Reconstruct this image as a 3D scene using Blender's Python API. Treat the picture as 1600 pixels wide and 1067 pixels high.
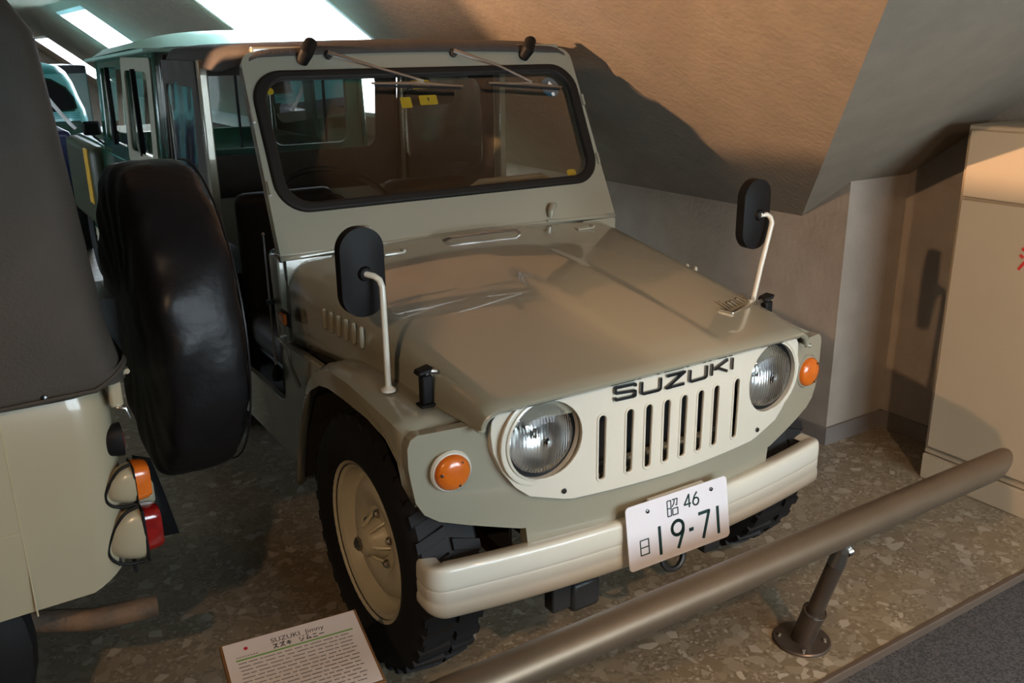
import bpy, bmesh, math, random
from mathutils import Vector, Matrix
random.seed(7)
PI = math.pi
for o in list(bpy.data.objects): bpy.data.objects.remove(o)
scn = bpy.context.scene
COL = scn.collection

# ------------------------------------------------------------------ camera
CAM = Vector((-1.4238, -1.4766, 1.5639)); YAW, PIT, ROL, FPX = 0.56388, -0.31299, -0.012175, 1422.66
fw = Vector((math.sin(YAW)*math.cos(PIT), math.cos(YAW)*math.cos(PIT), math.sin(PIT)))
rt = fw.cross(Vector((0, 0, 1))).normalized(); up = rt.cross(fw)
rt2 = rt*math.cos(ROL)+up*math.sin(ROL); up2 = up*math.cos(ROL)-rt*math.sin(ROL)
cd = bpy.data.cameras.new('camera'); cam = bpy.data.objects.new('camera', cd); COL.objects.link(cam)
cd.sensor_fit = 'HORIZONTAL'; cd.sensor_width = 36.0; cd.lens = FPX/1600*36; cd.clip_start = 0.02
cam.matrix_world = Matrix(((rt2.x, up2.x, -fw.x, CAM.x), (rt2.y, up2.y, -fw.y, CAM.y), (rt2.z, up2.z, -fw.z, CAM.z), (0, 0, 0, 1)))
scn.camera = cam

# ------------------------------------------------------------------ sky, exposure
w = bpy.data.worlds.new('sky'); scn.world = w; w.use_nodes = True
bg = w.node_tree.nodes['Background']; bg.inputs[0].default_value = (0.80, 0.91, 1.0, 1); bg.inputs[1].default_value = 23.0
vs = scn.view_settings; vs.view_transform = 'Standard'; vs.look = 'None'; vs.gamma = 1.0; vs.use_curve_mapping = False
vs.exposure = 0.0

# lamp list: position, aim, watts, colour, spot angle, blend, label
SPOTS = [
    ((-2.40, 1.49, 1.96), (1.10, 0.72, 1.22), 880, (1.0, 0.56, 0.30), 42, 0.35, 0.02, 'small white ceiling spotlight shining over the cream jeep at the sloped wall'),
    ((-0.28, 2.05, 1.97), (1.00, 1.95, 1.30), 34, (1.0, 0.56, 0.30), 95, 0.6, 0.03, 'small white ceiling spotlight above the khaki jeep canvas roof'),
    ((-1.75, 0.08, 1.97), (1.70, 0.30, 0.80), 125, (1.0, 0.60, 0.33), 34, 0.45, 0.02, 'small white ceiling spotlight before the cream jeep shining at the cabinet corner'),
    ((-0.15, -1.80, 1.98), (0.95, -0.10, 0.0), 108, (1.0, 0.66, 0.40), 78, 0.7, 0.03, 'small white ceiling spotlight above the aisle shining at the barrier rail'),
    ((-2.10, -1.30, 1.98), (-0.75, 0.25, 0.40), 72, (1.0, 0.64, 0.36), 56, 0.6, 0.03, 'small white ceiling spotlight at the aisle corner shining at the front bumper'),
]

# ------------------------------------------------------------------ materials
def mat(name, col, rough=0.5, metal=0.0, col2=None, nscale=8.0, bump=0.0, bscale=60.0, coat=0.0, trans=0.0, ior=1.45, spec=0.5, emit=None, alpha=1.0, nlo=0.35, nhi=0.65):
    m = bpy.data.materials.new(name); m.use_nodes = True
    nt = m.node_tree; b = nt.nodes['Principled BSDF']
    b.inputs['Base Color'].default_value = (*col, 1); b.inputs['Roughness'].default_value = rough; b.inputs['Metallic'].default_value = metal
    b.inputs['IOR'].default_value = ior; b.inputs['Specular IOR Level'].default_value = spec
    b.inputs['Coat Weight'].default_value = coat; b.inputs['Coat Roughness'].default_value = 0.06
    b.inputs['Transmission Weight'].default_value = trans; b.inputs['Alpha'].default_value = alpha
    if emit: b.inputs['Emission Color'].default_value = (*emit[0], 1); b.inputs['Emission Strength'].default_value = emit[1]
    tc = nt.nodes.new('ShaderNodeTexCoord')
    if col2 is None: col2 = tuple(c*0.9 for c in col)
    n = nt.nodes.new('ShaderNodeTexNoise'); n.inputs['Scale'].default_value = nscale; n.inputs['Detail'].default_value = 5
    r = nt.nodes.new('ShaderNodeValToRGB'); r.color_ramp.elements[0].position = nlo; r.color_ramp.elements[1].position = nhi
    r.color_ramp.elements[0].color = (*col, 1); r.color_ramp.elements[1].color = (*col2, 1)
    nt.links.new(tc.outputs['Object'], n.inputs['Vector']); nt.links.new(n.outputs['Fac'], r.inputs['Fac']); nt.links.new(r.outputs['Color'], b.inputs['Base Color'])
    if bump > 0:
        n2 = nt.nodes.new('ShaderNodeTexNoise'); n2.inputs['Scale'].default_value = bscale; n2.inputs['Detail'].default_value = 4
        bp = nt.nodes.new('ShaderNodeBump'); bp.inputs['Strength'].default_value = bump; bp.inputs['Distance'].default_value = 0.01
        nt.links.new(tc.outputs['Object'], n2.inputs['Vector']); nt.links.new(n2.outputs['Fac'], bp.inputs['Height']); nt.links.new(bp.outputs['Normal'], b.inputs['Normal'])
    return m

def glass_mat(name, tint, rough=0.0, refl=0.08):
    m = bpy.data.materials.new(name); m.use_nodes = True; nt = m.node_tree
    nt.nodes.remove(nt.nodes['Principled BSDF']); out = nt.nodes['Material Output']
    t = nt.nodes.new('ShaderNodeBsdfTransparent'); t.inputs[0].default_value = (*tint, 1)
    g = nt.nodes.new('ShaderNodeBsdfGlossy'); g.inputs['Roughness'].default_value = rough; g.inputs[0].default_value = (1, 1, 1, 1)
    fr = nt.nodes.new('ShaderNodeFresnel'); fr.inputs[0].default_value = 1.45
    mx = nt.nodes.new('ShaderNodeMixShader')
    nt.links.new(fr.outputs[0], mx.inputs[0]); nt.links.new(t.outputs[0], mx.inputs[1]); nt.links.new(g.outputs[0], mx.inputs[2]); nt.links.new(mx.outputs[0], out.inputs[0])
    return m

def floor_mat():
    m = bpy.data.materials.new('terrazzo'); m.use_nodes = True; nt = m.node_tree; b = nt.nodes['Principled BSDF']; L = nt.links.new
    tc = nt.nodes.new('ShaderNodeTexCoord')
    nz = nt.nodes.new('ShaderNodeTexNoise'); nz.inputs['Scale'].default_value = 14; nz.inputs['Detail'].default_value = 3
    mp = nt.nodes.new('ShaderNodeMixRGB'); mp.blend_type = 'ADD'; mp.inputs[0].default_value = 0.03
    L(tc.outputs['Object'], nz.inputs['Vector']); L(tc.outputs['Object'], mp.inputs[1]); L(nz.outputs['Color'], mp.inputs[2])
    def vor(scale, stops):
        v = nt.nodes.new('ShaderNodeTexVoronoi'); v.inputs['Scale'].default_value = scale; v.inputs['Randomness'].default_value = 1.0
        L(mp.outputs[0], v.inputs['Vector'])
        s = nt.nodes.new('ShaderNodeSeparateColor'); L(v.outputs['Color'], s.inputs[0])
        r = nt.nodes.new('ShaderNodeValToRGB'); cr = r.color_ramp
        while len(cr.elements) < len(stops): cr.elements.new(0.5)
        for e, (p, c) in zip(cr.elements, stops): e.position = p; e.color = (*c, 1)
        L(s.outputs[0], r.inputs['Fac']); return r, s
    r1, s1 = vor(34, [(0, (.19, .145, .095)), (.35, (.23, .18, .122)), (.65, (.26, .21, .148)), (.85, (.31, .26, .195)), (1, (.42, .36, .29))])
    r2, s2 = vor(110, [(0, (.16, .12, .078)), (.5, (.21, .165, .112)), (.85, (.26, .21, .15)), (1, (.37, .32, .25))])
    gt = nt.nodes.new('ShaderNodeMath'); gt.operation = 'GREATER_THAN'; gt.inputs[1].default_value = 0.58; L(s1.outputs[1], gt.inputs[0])
    mx = nt.nodes.new('ShaderNodeMixRGB'); L(gt.outputs[0], mx.inputs[0]); L(r2.outputs[0], mx.inputs[1]); L(r1.outputs[0], mx.inputs[2])
    n3 = nt.nodes.new('ShaderNodeTexNoise'); n3.inputs['Scale'].default_value = 2.2; L(tc.outputs['Object'], n3.inputs['Vector'])
    r3 = nt.nodes.new('ShaderNodeValToRGB'); r3.color_ramp.elements[0].position = .35; r3.color_ramp.elements[1].position = .7
    r3.color_ramp.elements[0].color = (.80, .82, .84, 1); r3.color_ramp.elements[1].color = (1.0, .96, .88, 1); L(n3.outputs['Fac'], r3.inputs['Fac'])
    mu = nt.nodes.new('ShaderNodeMixRGB'); mu.blend_type = 'MULTIPLY'; mu.inputs[0].default_value = 1; L(mx.outputs[0], mu.inputs[1]); L(r3.outputs[0], mu.inputs[2])
    L(mu.outputs[0], b.inputs['Base Color']); b.inputs['Roughness'].default_value = 0.33
    bp = nt.nodes.new('ShaderNodeBump'); bp.inputs['Strength'].default_value = .06; bp.inputs['Distance'].default_value = .004; L(s1.outputs[2], bp.inputs['Height']); L(bp.outputs[0], b.inputs['Normal'])
    return m

def headlamp_glass_mat():
    m = bpy.data.materials.new('fluted_glass'); m.use_nodes = True; nt = m.node_tree; b = nt.nodes['Principled BSDF']; L = nt.links.new
    b.inputs['Base Color'].default_value = (.96, .97, .98, 1); b.inputs['Roughness'].default_value = .03; b.inputs['Transmission Weight'].default_value = 1; b.inputs['IOR'].default_value = 1.3
    tc = nt.nodes.new('ShaderNodeTexCoord'); wv = nt.nodes.new('ShaderNodeTexWave'); wv.wave_type = 'BANDS'; wv.bands_direction = 'X'
    wv.inputs['Scale'].default_value = 40; wv.inputs['Distortion'].default_value = .6
    bp = nt.nodes.new('ShaderNodeBump'); bp.inputs['Strength'].default_value = .2; bp.inputs['Distance'].default_value = .003
    L(tc.outputs['Object'], wv.inputs['Vector']); L(wv.outputs['Fac'], bp.inputs['Height']); L(bp.outputs[0], b.inputs['Normal'])
    return m

MT = {}
MT['paint'] = mat('khaki_paint', (.248, .243, .189), .2, col2=(.238, .233, .182), nscale=3, coat=1.0)
MT['paint'].node_tree.nodes['Principled BSDF'].inputs['Coat Roughness'].default_value = .025
MT['white'] = mat('ivory_paint', (.53, .52, .455), .28, col2=(.51, .50, .435), nscale=4, coat=.3)
MT['rimwhite'] = mat('cream_rim_paint', (.52, .49, .37), .35, col2=(.45, .42, .31), nscale=9)
MT['rubber'] = mat('black_rubber', (.009, .009, .010), .65, spec=.3, bump=.1, bscale=90)
MT['black'] = mat('black_plastic', (.006, .006, .0065), .55, spec=.2)
MT['blackmetal'] = mat('black_metal', (.014, .014, .014), .45, bump=.1)
MT['seal'] = mat('window_seal_rubber', (.010, .008, .006), .6, spec=.25)
MT['dark'] = mat('dark_underside', (.012, .011, .010), .8)
MT['chrome'] = mat('chrome', (.80, .80, .78), .2, 1.0)
MT['darkchrome'] = mat('dark_chrome', (.16, .16, .16), .2, 1.0)
MT['steel'] = mat('brushed_steel', (.42, .40, .37), .3, 1.0)
MT['reflector'] = mat('lamp_reflector', (.86, .86, .84), .28, 1.0)
MT['amber'] = mat('amber_lens', (.55, .125, .010), .25, col2=(.47, .10, .008), nscale=30, coat=.6)
MT['red'] = mat('red_lens', (.22, .008, .006), .15, col2=(.15, .004, .004), nscale=40, coat=.6)
MT['canvas'] = mat('brown_canvas', (.055, .047, .042), .8, col2=(.042, .036, .033), nscale=12, bump=.25, bscale=120)
MT['canvas2'] = mat('dark_brown_canvas', (.040, .034, .027), .75, col2=(.03, .026, .02), nscale=6, bump=.25, bscale=150)
MT['vinyl'] = glass_mat('clear_vinyl', (.55, .56, .6), .12)
MT['glass'] = glass_mat('window_glass', (.62, .60, .52))
def frosted(name, col):
    m = bpy.data.materials.new(name); m.use_nodes = True; nt = m.node_tree; nt.nodes.remove(nt.nodes['Principled BSDF'])
    t = nt.nodes.new('ShaderNodeBsdfTranslucent'); t.inputs[0].default_value = (*col, 1); nt.links.new(t.outputs[0], nt.nodes['Material Output'].inputs[0]); return m
MT['frosted'] = frosted('frosted_skylight', (.9, .92, .94))
MT['glassclear'] = glass_mat('clear_window_glass', (.88, .9, .9))
MT['cover'] = mat('black_vinyl_cover', (.006, .006, .007), .42, spec=.28, bump=.6, bscale=11)
MT['cream'] = mat('cream_paint', (.31, .275, .19), .28, col2=(.29, .257, .177), nscale=2.5, coat=.4)
MT['seam'] = mat('cream_seam', (.36, .31, .20), .6)  # plain cream tone of the panel joints
MT['rust'] = mat('rusty_exhaust', (.15, .085, .045), .7, col2=(.07, .05, .036), nscale=18, bump=.4)
MT['orangesteel'] = mat('orange_spring_steel', (.36, .10, .02), .6, col2=(.2, .06, .015), nscale=25, bump=.3)  # orange with darker orange mottling, for the leaf springs
MT['seat'] = mat('brown_seat_vinyl', (.018, .012, .009), .6, bump=.15, bscale=40)
MT['stickY'] = mat('yellow_sticker', (.75, .55, .02), .5)
MT['stickB'] = mat('blue_sticker', (.05, .20, .38), .5)
MT['stickW'] = mat('white_print', (.75, .75, .72), .5)
MT['mirror'] = mat('mirror_glass', (.8, .8, .8), .03, 1.0)
MT['plate'] = mat('white_number_plate', (.60, .60, .65), .35, col2=(.58, .58, .63))
MT['plategreen'] = mat('dark_green_plate_ink', (.008, .03, .03), .4)
MT['rail'] = mat('bronze_rail', (.165, .122, .082), .42, .6, col2=(.15, .11, .074), bump=.03)
MT['post'] = mat('bronze_post', (.13, .10, .08), .35, .7)
MT['floor'] = floor_mat()
MT['carpet'] = mat('grey_carpet', (.105, .098, .095), .95, col2=(.05, .047, .047), nscale=160, bump=.8, bscale=260, nlo=.42, nhi=.58)
MT['edge'] = mat('brown_edge_strip', (.10, .07, .05), .5)
MT['wall'] = mat('textured_wallpaper', (.29, .25, .21), .85, col2=(.255, .22, .185), nscale=9, bump=.35, bscale=45)
MT['ceil'] = mat('ceiling_wallpaper', (.215, .18, .138), .85, col2=(.19, .16, .122), nscale=9, bump=.3, bscale=45)
MT['base'] = mat('grey_skirting', (.17, .15, .135), .5)
MT['cab'] = mat('cream_enamel', (.42, .35, .25), .38, col2=(.40, .335, .24), nscale=3)
MT['cabred'] = mat('red_print', (.55, .03, .03), .5)
MT['frame'] = mat('white_window_frame', (.7, .7, .68), .5)
MT['paper'] = mat('white_sign_paper', (.72, .64, .60), .4, col2=(.70, .62, .58))
MT['ink'] = mat('black_ink', (.03, .028, .026), .6)
MT['greyink'] = mat('grey_ink', (.22, .20, .19), .6)
MT['greenink'] = mat('green_ink', (.15, .36, .06), .5)
MT['redink'] = mat('red_ink', (.55, .02, .05), .5)
MT['wood'] = mat('brown_wood', (.24, .115, .04), .5, col2=(.16, .075, .025), nscale=20)
MT['wgreen'] = mat('dark_green_paint', (.010, .055, .032), .25, col2=(.008, .045, .026), coat=.4)
MT['mint'] = mat('mint_paint', (.30, .50, .43), .4, col2=(.28, .46, .40))
MT['wcream'] = mat('pale_trim_paint', (.28, .27, .2), .4)
MT['turq'] = mat('turquoise_paint', (.22, .66, .66), .3, col2=(.20, .61, .62), coat=.3)
MT['teal'] = mat('teal_paint', (.05, .34, .35), .3, coat=.3)
MT['olive'] = mat('olive_paint', (.030, .036, .016), .45)
MT['yellow'] = mat('yellow_stripe', (.6, .33, .02), .5)
MT['navy'] = mat('navy_paint', (.01, .013, .05), .35)
MT['boxgrey'] = mat('grey_green_box', (.05, .085, .075), .5)
MT['lampwhite'] = mat('lamp_white', (.7, .7, .68), .4)
MT['bulb'] = mat('lamp_bulb', (1, .8, .5), .5, emit=((1.0, .7, .4), 12))

# ------------------------------------------------------------------ mesh helpers
class MB:
    def __init__(s): s.v = []; s.f = []
    def add(s, vs_, fs_):
        k = len(s.v); s.v += [tuple(p) for p in vs_]; s.f += [tuple(i+k for i in f) for f in fs_]; return s
    def box(s, a, b):
        x0, y0, z0 = a; x1, y1, z1 = b
        return s.add([(x0,y0,z0),(x1,y0,z0),(x1,y1,z0),(x0,y1,z0),(x0,y0,z1),(x1,y0,z1),(x1,y1,z1),(x0,y1,z1)],
                     [(0,3,2,1),(4,5,6,7),(0,1,5,4),(1,2,6,5),(2,3,7,6),(3,0,4,7)])
    def hexa(s, p):      # 8 points, bottom ring then top ring
        return s.add(p, [(0,3,2,1),(4,5,6,7),(0,1,5,4),(1,2,6,5),(2,3,7,6),(3,0,4,7)])
    def tube(s, path, r, n=12, cap=True, ry=None):
        path = [Vector(p) for p in path]; rs = r if isinstance(r, (list, tuple)) else [r]*len(path)
        t0 = (path[1]-path[0]).normalized(); ref = Vector((0,0,1)) if abs(t0.z) < .9 else Vector((0,1,0))
        a = t0.cross(ref).normalized(); rings = []
        for i, p in enumerate(path):
            t = (path[min(i+1, len(path)-1)]-path[max(i-1, 0)]).normalized()
            a = (a-t*a.dot(t)).normalized(); b = t.cross(a)
            q = rs[i] if ry is None else ry
            rings.append([p+a*math.cos(2*PI*k/n)*rs[i]+b*math.sin(2*PI*k/n)*(rs[i] if ry is None else ry) for k in range(n)])
        fs = []; vs_ = [v for R in rings for v in R]
        for i in range(len(rings)-1):
            for k in range(n): fs.append((i*n+k, i*n+(k+1) % n, (i+1)*n+(k+1) % n, (i+1)*n+k))
        if cap: fs += [tuple(range(n-1, -1, -1)), tuple((len(rings)-1)*n+k for k in range(n))]
        return s.add(vs_, fs)
    def lathe(s, prof, c, ax, n=32, closed=False):   # prof: (radius, along axis)
        ax = Vector(ax).normalized(); ref = Vector((0,0,1)) if abs(ax.z) < .9 else Vector((0,1,0))
        a = ax.cross(ref).normalized(); b = ax.cross(a); c = Vector(c); vs_ = []; fs = []; m = len(prof)
        for r, h in prof:
            for k in range(n): vs_.append(c+ax*h+(a*math.cos(2*PI*k/n)+b*math.sin(2*PI*k/n))*max(r, 1e-5))
        for i in range(m if closed else m-1):
            j = (i+1) % m
            for k in range(n): fs.append((i*n+k, i*n+(k+1) % n, j*n+(k+1) % n, j*n+k))
        return s.add(vs_, fs)
    def grid(s, rows, thick=0):
        n = len(rows[0]); fs = []
        for i in range(len(rows)-1):
            for k in range(n-1): fs.append((i*n+k, i*n+k+1, (i+1)*n+k+1, (i+1)*n+k))
        return s.add([p for R in rows for p in R], fs)
    def build(s, name, m, parent=None, smooth=False, bevel=0, solid=0, seg=2, subd=0, offset=-1, angle=.6):
        me = bpy.data.meshes.new(name); me.from_pydata(s.v, [], s.f); me.update()
        return fin(name, me, m, parent, smooth, bevel, solid, seg, subd, offset, angle)

def fin(name, me, m, parent=None, smooth=False, bevel=0, solid=0, seg=2, subd=0, offset=-1, angle=.6):
    bm = bmesh.new(); bm.from_mesh(me); bmesh.ops.remove_doubles(bm, verts=bm.verts, dist=1e-6); bmesh.ops.recalc_face_normals(bm, faces=bm.faces); bm.to_mesh(me); bm.free()
    me.materials.append(MT[m]); o = bpy.data.objects.new(name, me); COL.objects.link(o)
    if parent is not None:
        o.parent = parent; o.matrix_parent_inverse = world_of(parent).inverted()
    if solid:
        d = o.modifiers.new('s', 'SOLIDIFY'); d.thickness = solid; d.offset = offset
    if bevel:
        d = o.modifiers.new('b', 'BEVEL'); d.width = bevel; d.segments = seg; d.limit_method = 'ANGLE'; d.angle_limit = angle
    if subd:
        d = o.modifiers.new('u', 'SUBSURF'); d.levels = d.render_levels = subd
    if smooth or bevel or subd:
        for p in me.polygons: p.use_smooth = True
        if not subd: me.set_sharp_from_angle(angle=.7)
    return o

def world_of(o):
    M = o.matrix_basis.copy()
    if o.parent is not None: M = world_of(o.parent) @ o.matrix_parent_inverse @ M
    return M

def thing(name, label, cat, loc, group=None, rz=0):
    o = bpy.data.objects.new(name, None); COL.objects.link(o); o.location = loc; o.rotation_euler = (0, 0, rz); o.empty_display_size = .1
    o.matrix_basis = Matrix.Translation(loc) @ Matrix.Rotation(rz, 4, 'Z')
    o['label'] = label; o['category'] = cat
    if group: o['group'] = group
    return o
def struct(o, label, cat='wall'):
    o['kind'] = 'structure'; o['label'] = label; o['category'] = cat; return o

def rrect(x0, x1, z0, z1, r, n=6):
    out = []
    for cx, cz, a0 in ((x1-r, z1-r, 0), (x0+r, z1-r, PI/2), (x0+r, z0+r, PI), (x1-r, z0+r, 1.5*PI)):
        for k in range(n+1):
            a = a0+PI/2*k/n; out.append((cx+r*math.cos(a), cz+r*math.sin(a)))
    return out
def circ(cx, cz, r, n=32): return [(cx+r*math.cos(2*PI*k/n), cz+r*math.sin(2*PI*k/n)) for k in range(n)]

def panel(name, m, outline, holes, thick, fmap, parent=None, bevel=0, cuts=(), cutsv=(), seg=2, smooth=True):
    """flat sheet with holes in (u,v), thickness t along w; fmap(u,v,w) -> world point"""
    bm = bmesh.new()
    for loop in [outline]+list(holes):
        vs_ = [bm.verts.new((u, 0, v)) for u, v in loop]
        for i in range(len(vs_)): bm.edges.new((vs_[i], vs_[(i+1) % len(vs_)]))
    bmesh.ops.triangle_fill(bm, use_beauty=True, use_dissolve=False, edges=bm.edges[:], normal=(0, -1, 0))
    for c in cuts: bmesh.ops.bisect_plane(bm, geom=bm.verts[:]+bm.edges[:]+bm.faces[:], plane_co=(c, 0, 0), plane_no=(1, 0, 0))
    for c in cutsv: bmesh.ops.bisect_plane(bm, geom=bm.verts[:]+bm.edges[:]+bm.faces[:], plane_co=(0, 0, c), plane_no=(0, 0, 1))
    for f in bm.faces:
        if f.normal.y > 0: f.normal_flip()
    if thick:
        r = bmesh.ops.extrude_face_region(bm, geom=bm.faces[:])
        for v in [g for g in r['geom'] if isinstance(g, bmesh.types.BMVert)]: v.co.y += thick
    for v in bm.verts: v.co = Vector(fmap(v.co.x, v.co.z, v.co.y))
    bmesh.ops.recalc_face_normals(bm, faces=bm.faces)
    me = bpy.data.meshes.new(name); bm.to_mesh(me); bm.free()
    return fin(name, me, m, parent, smooth, bevel, 0, seg)

def strokes(name, m, polys, width, fmap, parent, thick=.0012):
    """2-D pen strokes as thin raised lettering"""
    mb = MB()
    for P in polys:
        wd = width
        for (ax, ay), (bx, by) in zip(P[:-1], P[1:]):
            d = Vector((bx-ax, by-ay)); l = d.length
            if l < 1e-6: continue
            d /= l; n_ = Vector((-d.y, d.x))*wd/2; e = d*wd*.0
            q = [(ax-e.x+n_.x, ay-e.y+n_.y), (ax-e.x-n_.x, ay-e.y-n_.y), (bx+e.x-n_.x, by+e.y-n_.y), (bx+e.x+n_.x, by+e.y+n_.y)]
            mb.hexa([fmap(u, v, 0) for u, v in q]+[fmap(u, v, -thick) for u, v in q])
        for (jx, jy) in P[1:-1]:
            q = circ(jx, jy, wd/2, 8); k = len(q)
            mb.add([fmap(u, v, -thick) for u, v in q], [tuple(range(k))])
    return mb.build(name, m, parent)

def text_obj(name, m, body, size, fmap, parent, thick=.002, shear=0, align='CENTER', sx=1.0):
    c = bpy.data.curves.new(name, 'FONT'); c.body = body; c.size = size; c.align_x = align; c.align_y = 'CENTER'; c.shear = shear; c.resolution_u = 3
    t = bpy.data.objects.new(name, c); COL.objects.link(t)
    bpy.context.view_layer.update()
    me = bpy.data.meshes.new_from_object(t.evaluated_get(bpy.context.evaluated_depsgraph_get()))
    bpy.data.objects.remove(t)
    bm = bmesh.new(); bm.from_mesh(me)
    r = bmesh.ops.extrude_face_region(bm, geom=bm.faces[:])
    for v in [g for g in r['geom'] if isinstance(g, bmesh.types.BMVert)]: v.co.z -= thick
    for v in bm.verts: v.co = Vector(fmap(v.co.x*sx, v.co.y, v.co.z))
    bm.to_mesh(me); bm.free(); me.materials.clear()
    return fin(name, me, m, parent)

# ------------------------------------------------------------------ the room
XA, YB, ZK, S1, S2, ZC = 1.48, .73, .91, .77, .745, 2.05
XC = 1.83
X0 = XA-(ZC-ZK)/S1                       # slope meets flat ceiling
Y2 = .945; Y2T = Y2-(ZC-ZK)/S2
sl = lambda x: ZK+S1*(XA-x)
s2 = lambda y: ZK+S2*(Y2-y)
XL, YE, YN = -5.0, 17.0, -3.4
FE = -.235                               # front edge of the display platform
b = MB().box((XL, FE, -.06), (XC+.1, YE, 0)); struct(b.build('floor', 'floor', bevel=.004), 'polished mosaic-patterned display floor under the vehicles', 'floor')
b = MB().box((XL, YN, -.08), (XC+.1, FE-.016, -.022)); struct(b.build('floor_aisle', 'carpet'), 'grey carpet of the visitor aisle', 'carpet')
b = MB().box((XL, FE-.016, -.07), (XC+.1, FE, .003)); struct(b.build('trim_1', 'edge', bevel=.003), 'brown edge strip of the display floor', 'trim')
b = MB().box((XA, Y2, 0), (XA+.1, YE, ZK)).hexa([(XA, YB, 0), (XA+.1, YB, 0), (XA+.1, Y2, 0), (XA, Y2, 0), (XA, YB, s2(YB)+.01), (XA+.1, YB, s2(YB)+.01), (XA+.1, Y2, ZK+.01), (XA, Y2, ZK+.01)]); struct(b.build('wall_right', 'wall'), 'low textured wall beside the parked jeep', 'wall')
b = MB().box((XA+.1, YB, 0), (XC, YB+.1, s2(YB)+.02))
struct(b.build('wall_return', 'wall'), 'short textured wall return behind the headlamp', 'wall')
b = MB().box((XC, YN, 0), (XC+.1, YB+.1, ZC)); struct(b.build('wall_cabinet', 'wall'), 'textured wall behind the cream cabinet', 'wall')
b = MB().box((XA-.012, YB+.0, 0), (XA, YE, .075)); struct(b.build('baseboard_right', 'base'), 'grey skirting along the low wall', 'baseboard')
b = MB().box((XA-.012, YB-.012, 0), (XC, YB, .075)).box((XC-.012, YN, 0), (XC, YB, .075)); struct(b.build('baseboard_return', 'base'), 'grey skirting in the corner by the cabinet', 'baseboard')
SK = [(2.93, 4.95), (8.55, 10.35), (13.8, 15.5)]; SX0, SX1 = .08, 1.22
T = .05
def slope_piece(mb, xa, xb, ya, yb):     # piece of slope 1 between x (xa<xb) and y
    mb.hexa([(xa, ya, sl(xa)), (xb, ya, sl(xb)), (xb, yb, sl(xb)), (xa, yb, sl(xa)), (xa, ya, sl(xa)+T), (xb, ya, sl(xb)+T), (xb, yb, sl(xb)+T), (xa, yb, sl(xa)+T)])
m_ = MB()
yy = Y2
SXS = [.08, .08, .33]
for i, (a, c) in enumerate(SK+[(YE, YE)]):
    slope_piece(m_, X0, XA+.1, yy, a) if a > yy else None
    if c > a: SX0 = SXS[i]; slope_piece(m_, X0, SX0, a, c); slope_piece(m_, SX1, XA+.1, a, c)
    yy = c
# triangle of slope 1 down to the valley line (valley goes from (XA,Y2) to (X0,Y2T))
m_.add([(XA, Y2, ZK), (X0, Y2, ZC), (X0, Y2T, ZC), (XA, Y2, ZK+T), (X0, Y2, ZC+T), (X0, Y2T, ZC+T)], [(0, 1, 2), (3, 5, 4), (0, 3, 4, 1), (1, 4, 5, 2), (2, 5, 3, 0)])
struct(m_.build('ceiling_slope_right', 'ceil'), 'textured sloping ceiling beside the jeep with skylights', 'ceiling')
# second slope
XF = XC+.1
m_ = MB().add([(XA, Y2, ZK), (X0, Y2T, ZC), (XF, Y2T, ZC), (XF, Y2, ZK), (XA, Y2, ZK+T), (X0, Y2T, ZC+T), (XF, Y2T, ZC+T), (XF, Y2, ZK+T)],
              [(0, 1, 2, 3), (4, 7, 6, 5), (0, 4, 5, 1), (1, 5, 6, 2), (2, 6, 7, 3), (3, 7, 4, 0)])
struct(m_.build('ceiling_slope_front', 'ceil'), 'textured sloping ceiling above the cream cabinet', 'ceiling')
b = MB().box((XL, Y2T, ZC), (X0, YE, ZC+T)).box((XL, YN, ZC), (XF, Y2T, ZC+T)); struct(b.build('ceiling', 'ceil'), 'flat textured ceiling of the attic hall', 'ceiling')
WL = [(2.2, 4.2), (5.4, 7.4), (8.6, 10.6)]
o = panel('wall_left', 'wall', [(YN, -.08), (YE, -.08), (YE, ZC+T), (YN, ZC+T)], [[(a, 1.0), (c, 1.0), (c, 1.7), (a, 1.7)] for a, c in WL], .1, lambda u, v, q: (XL-q, u, v), smooth=False)
struct(o, 'far side wall of the hall with three windows', 'wall')
for i, (a, c) in enumerate(WL):
    o = panel('window_%d' % (i+5), 'frame', [(a, 1.0), (c, 1.0), (c, 1.7), (a, 1.7)], [[(a+.05, 1.05), (c-.05, 1.05), (c-.05, 1.65), (a+.05, 1.65)]], .04, lambda u, v, q: (XL-.02-q, u, v), smooth=False)
    struct(o, ['near window of the far side wall', 'middle window of the far side wall', 'distant window of the far side wall'][i], 'window')
    MB().box((XL-.045, a+.04, 1.04), (XL-.04, c-.04, 1.66)).build('pane', 'glassclear', o)
b = MB().box((XL-.1, YE, 0), (XA+.1, YE+.1, ZC+T)); struct(b.build('wall_end', 'wall'), 'textured end wall at the back of the hall', 'wall')
# wall behind the visitor with a window
WX0, WX1, WZ0, WZ1 = -.6, 1.7, .55, 1.90
o = panel('wall_back', 'wall', [(XL-.1, -.08), (XF, -.08), (XF, ZC+T), (XL-.1, ZC+T)], [[(WX0, WZ0), (WX1, WZ0), (WX1, WZ1), (WX0, WZ1)]], .12, lambda u, v, q: (u, YN-q, v), smooth=False)
struct(o, 'textured wall of the aisle with a window', 'wall')
o = panel('window_4', 'frame', [(WX0, WZ0), (WX1, WZ0), (WX1, WZ1), (WX0, WZ1)], [[(WX0+.05, WZ0+.05), (.27, WZ0+.05), (.27, WZ1-.05), (WX0+.05, WZ1-.05)], [(.33, WZ0+.05), (WX1-.05, WZ0+.05), (WX1-.05, WZ1-.05), (.33, WZ1-.05)]], .05, lambda u, v, q: (u, YN-.03-q, v), smooth=False)
struct(o, 'white framed window behind the visitor aisle', 'window')
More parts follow.
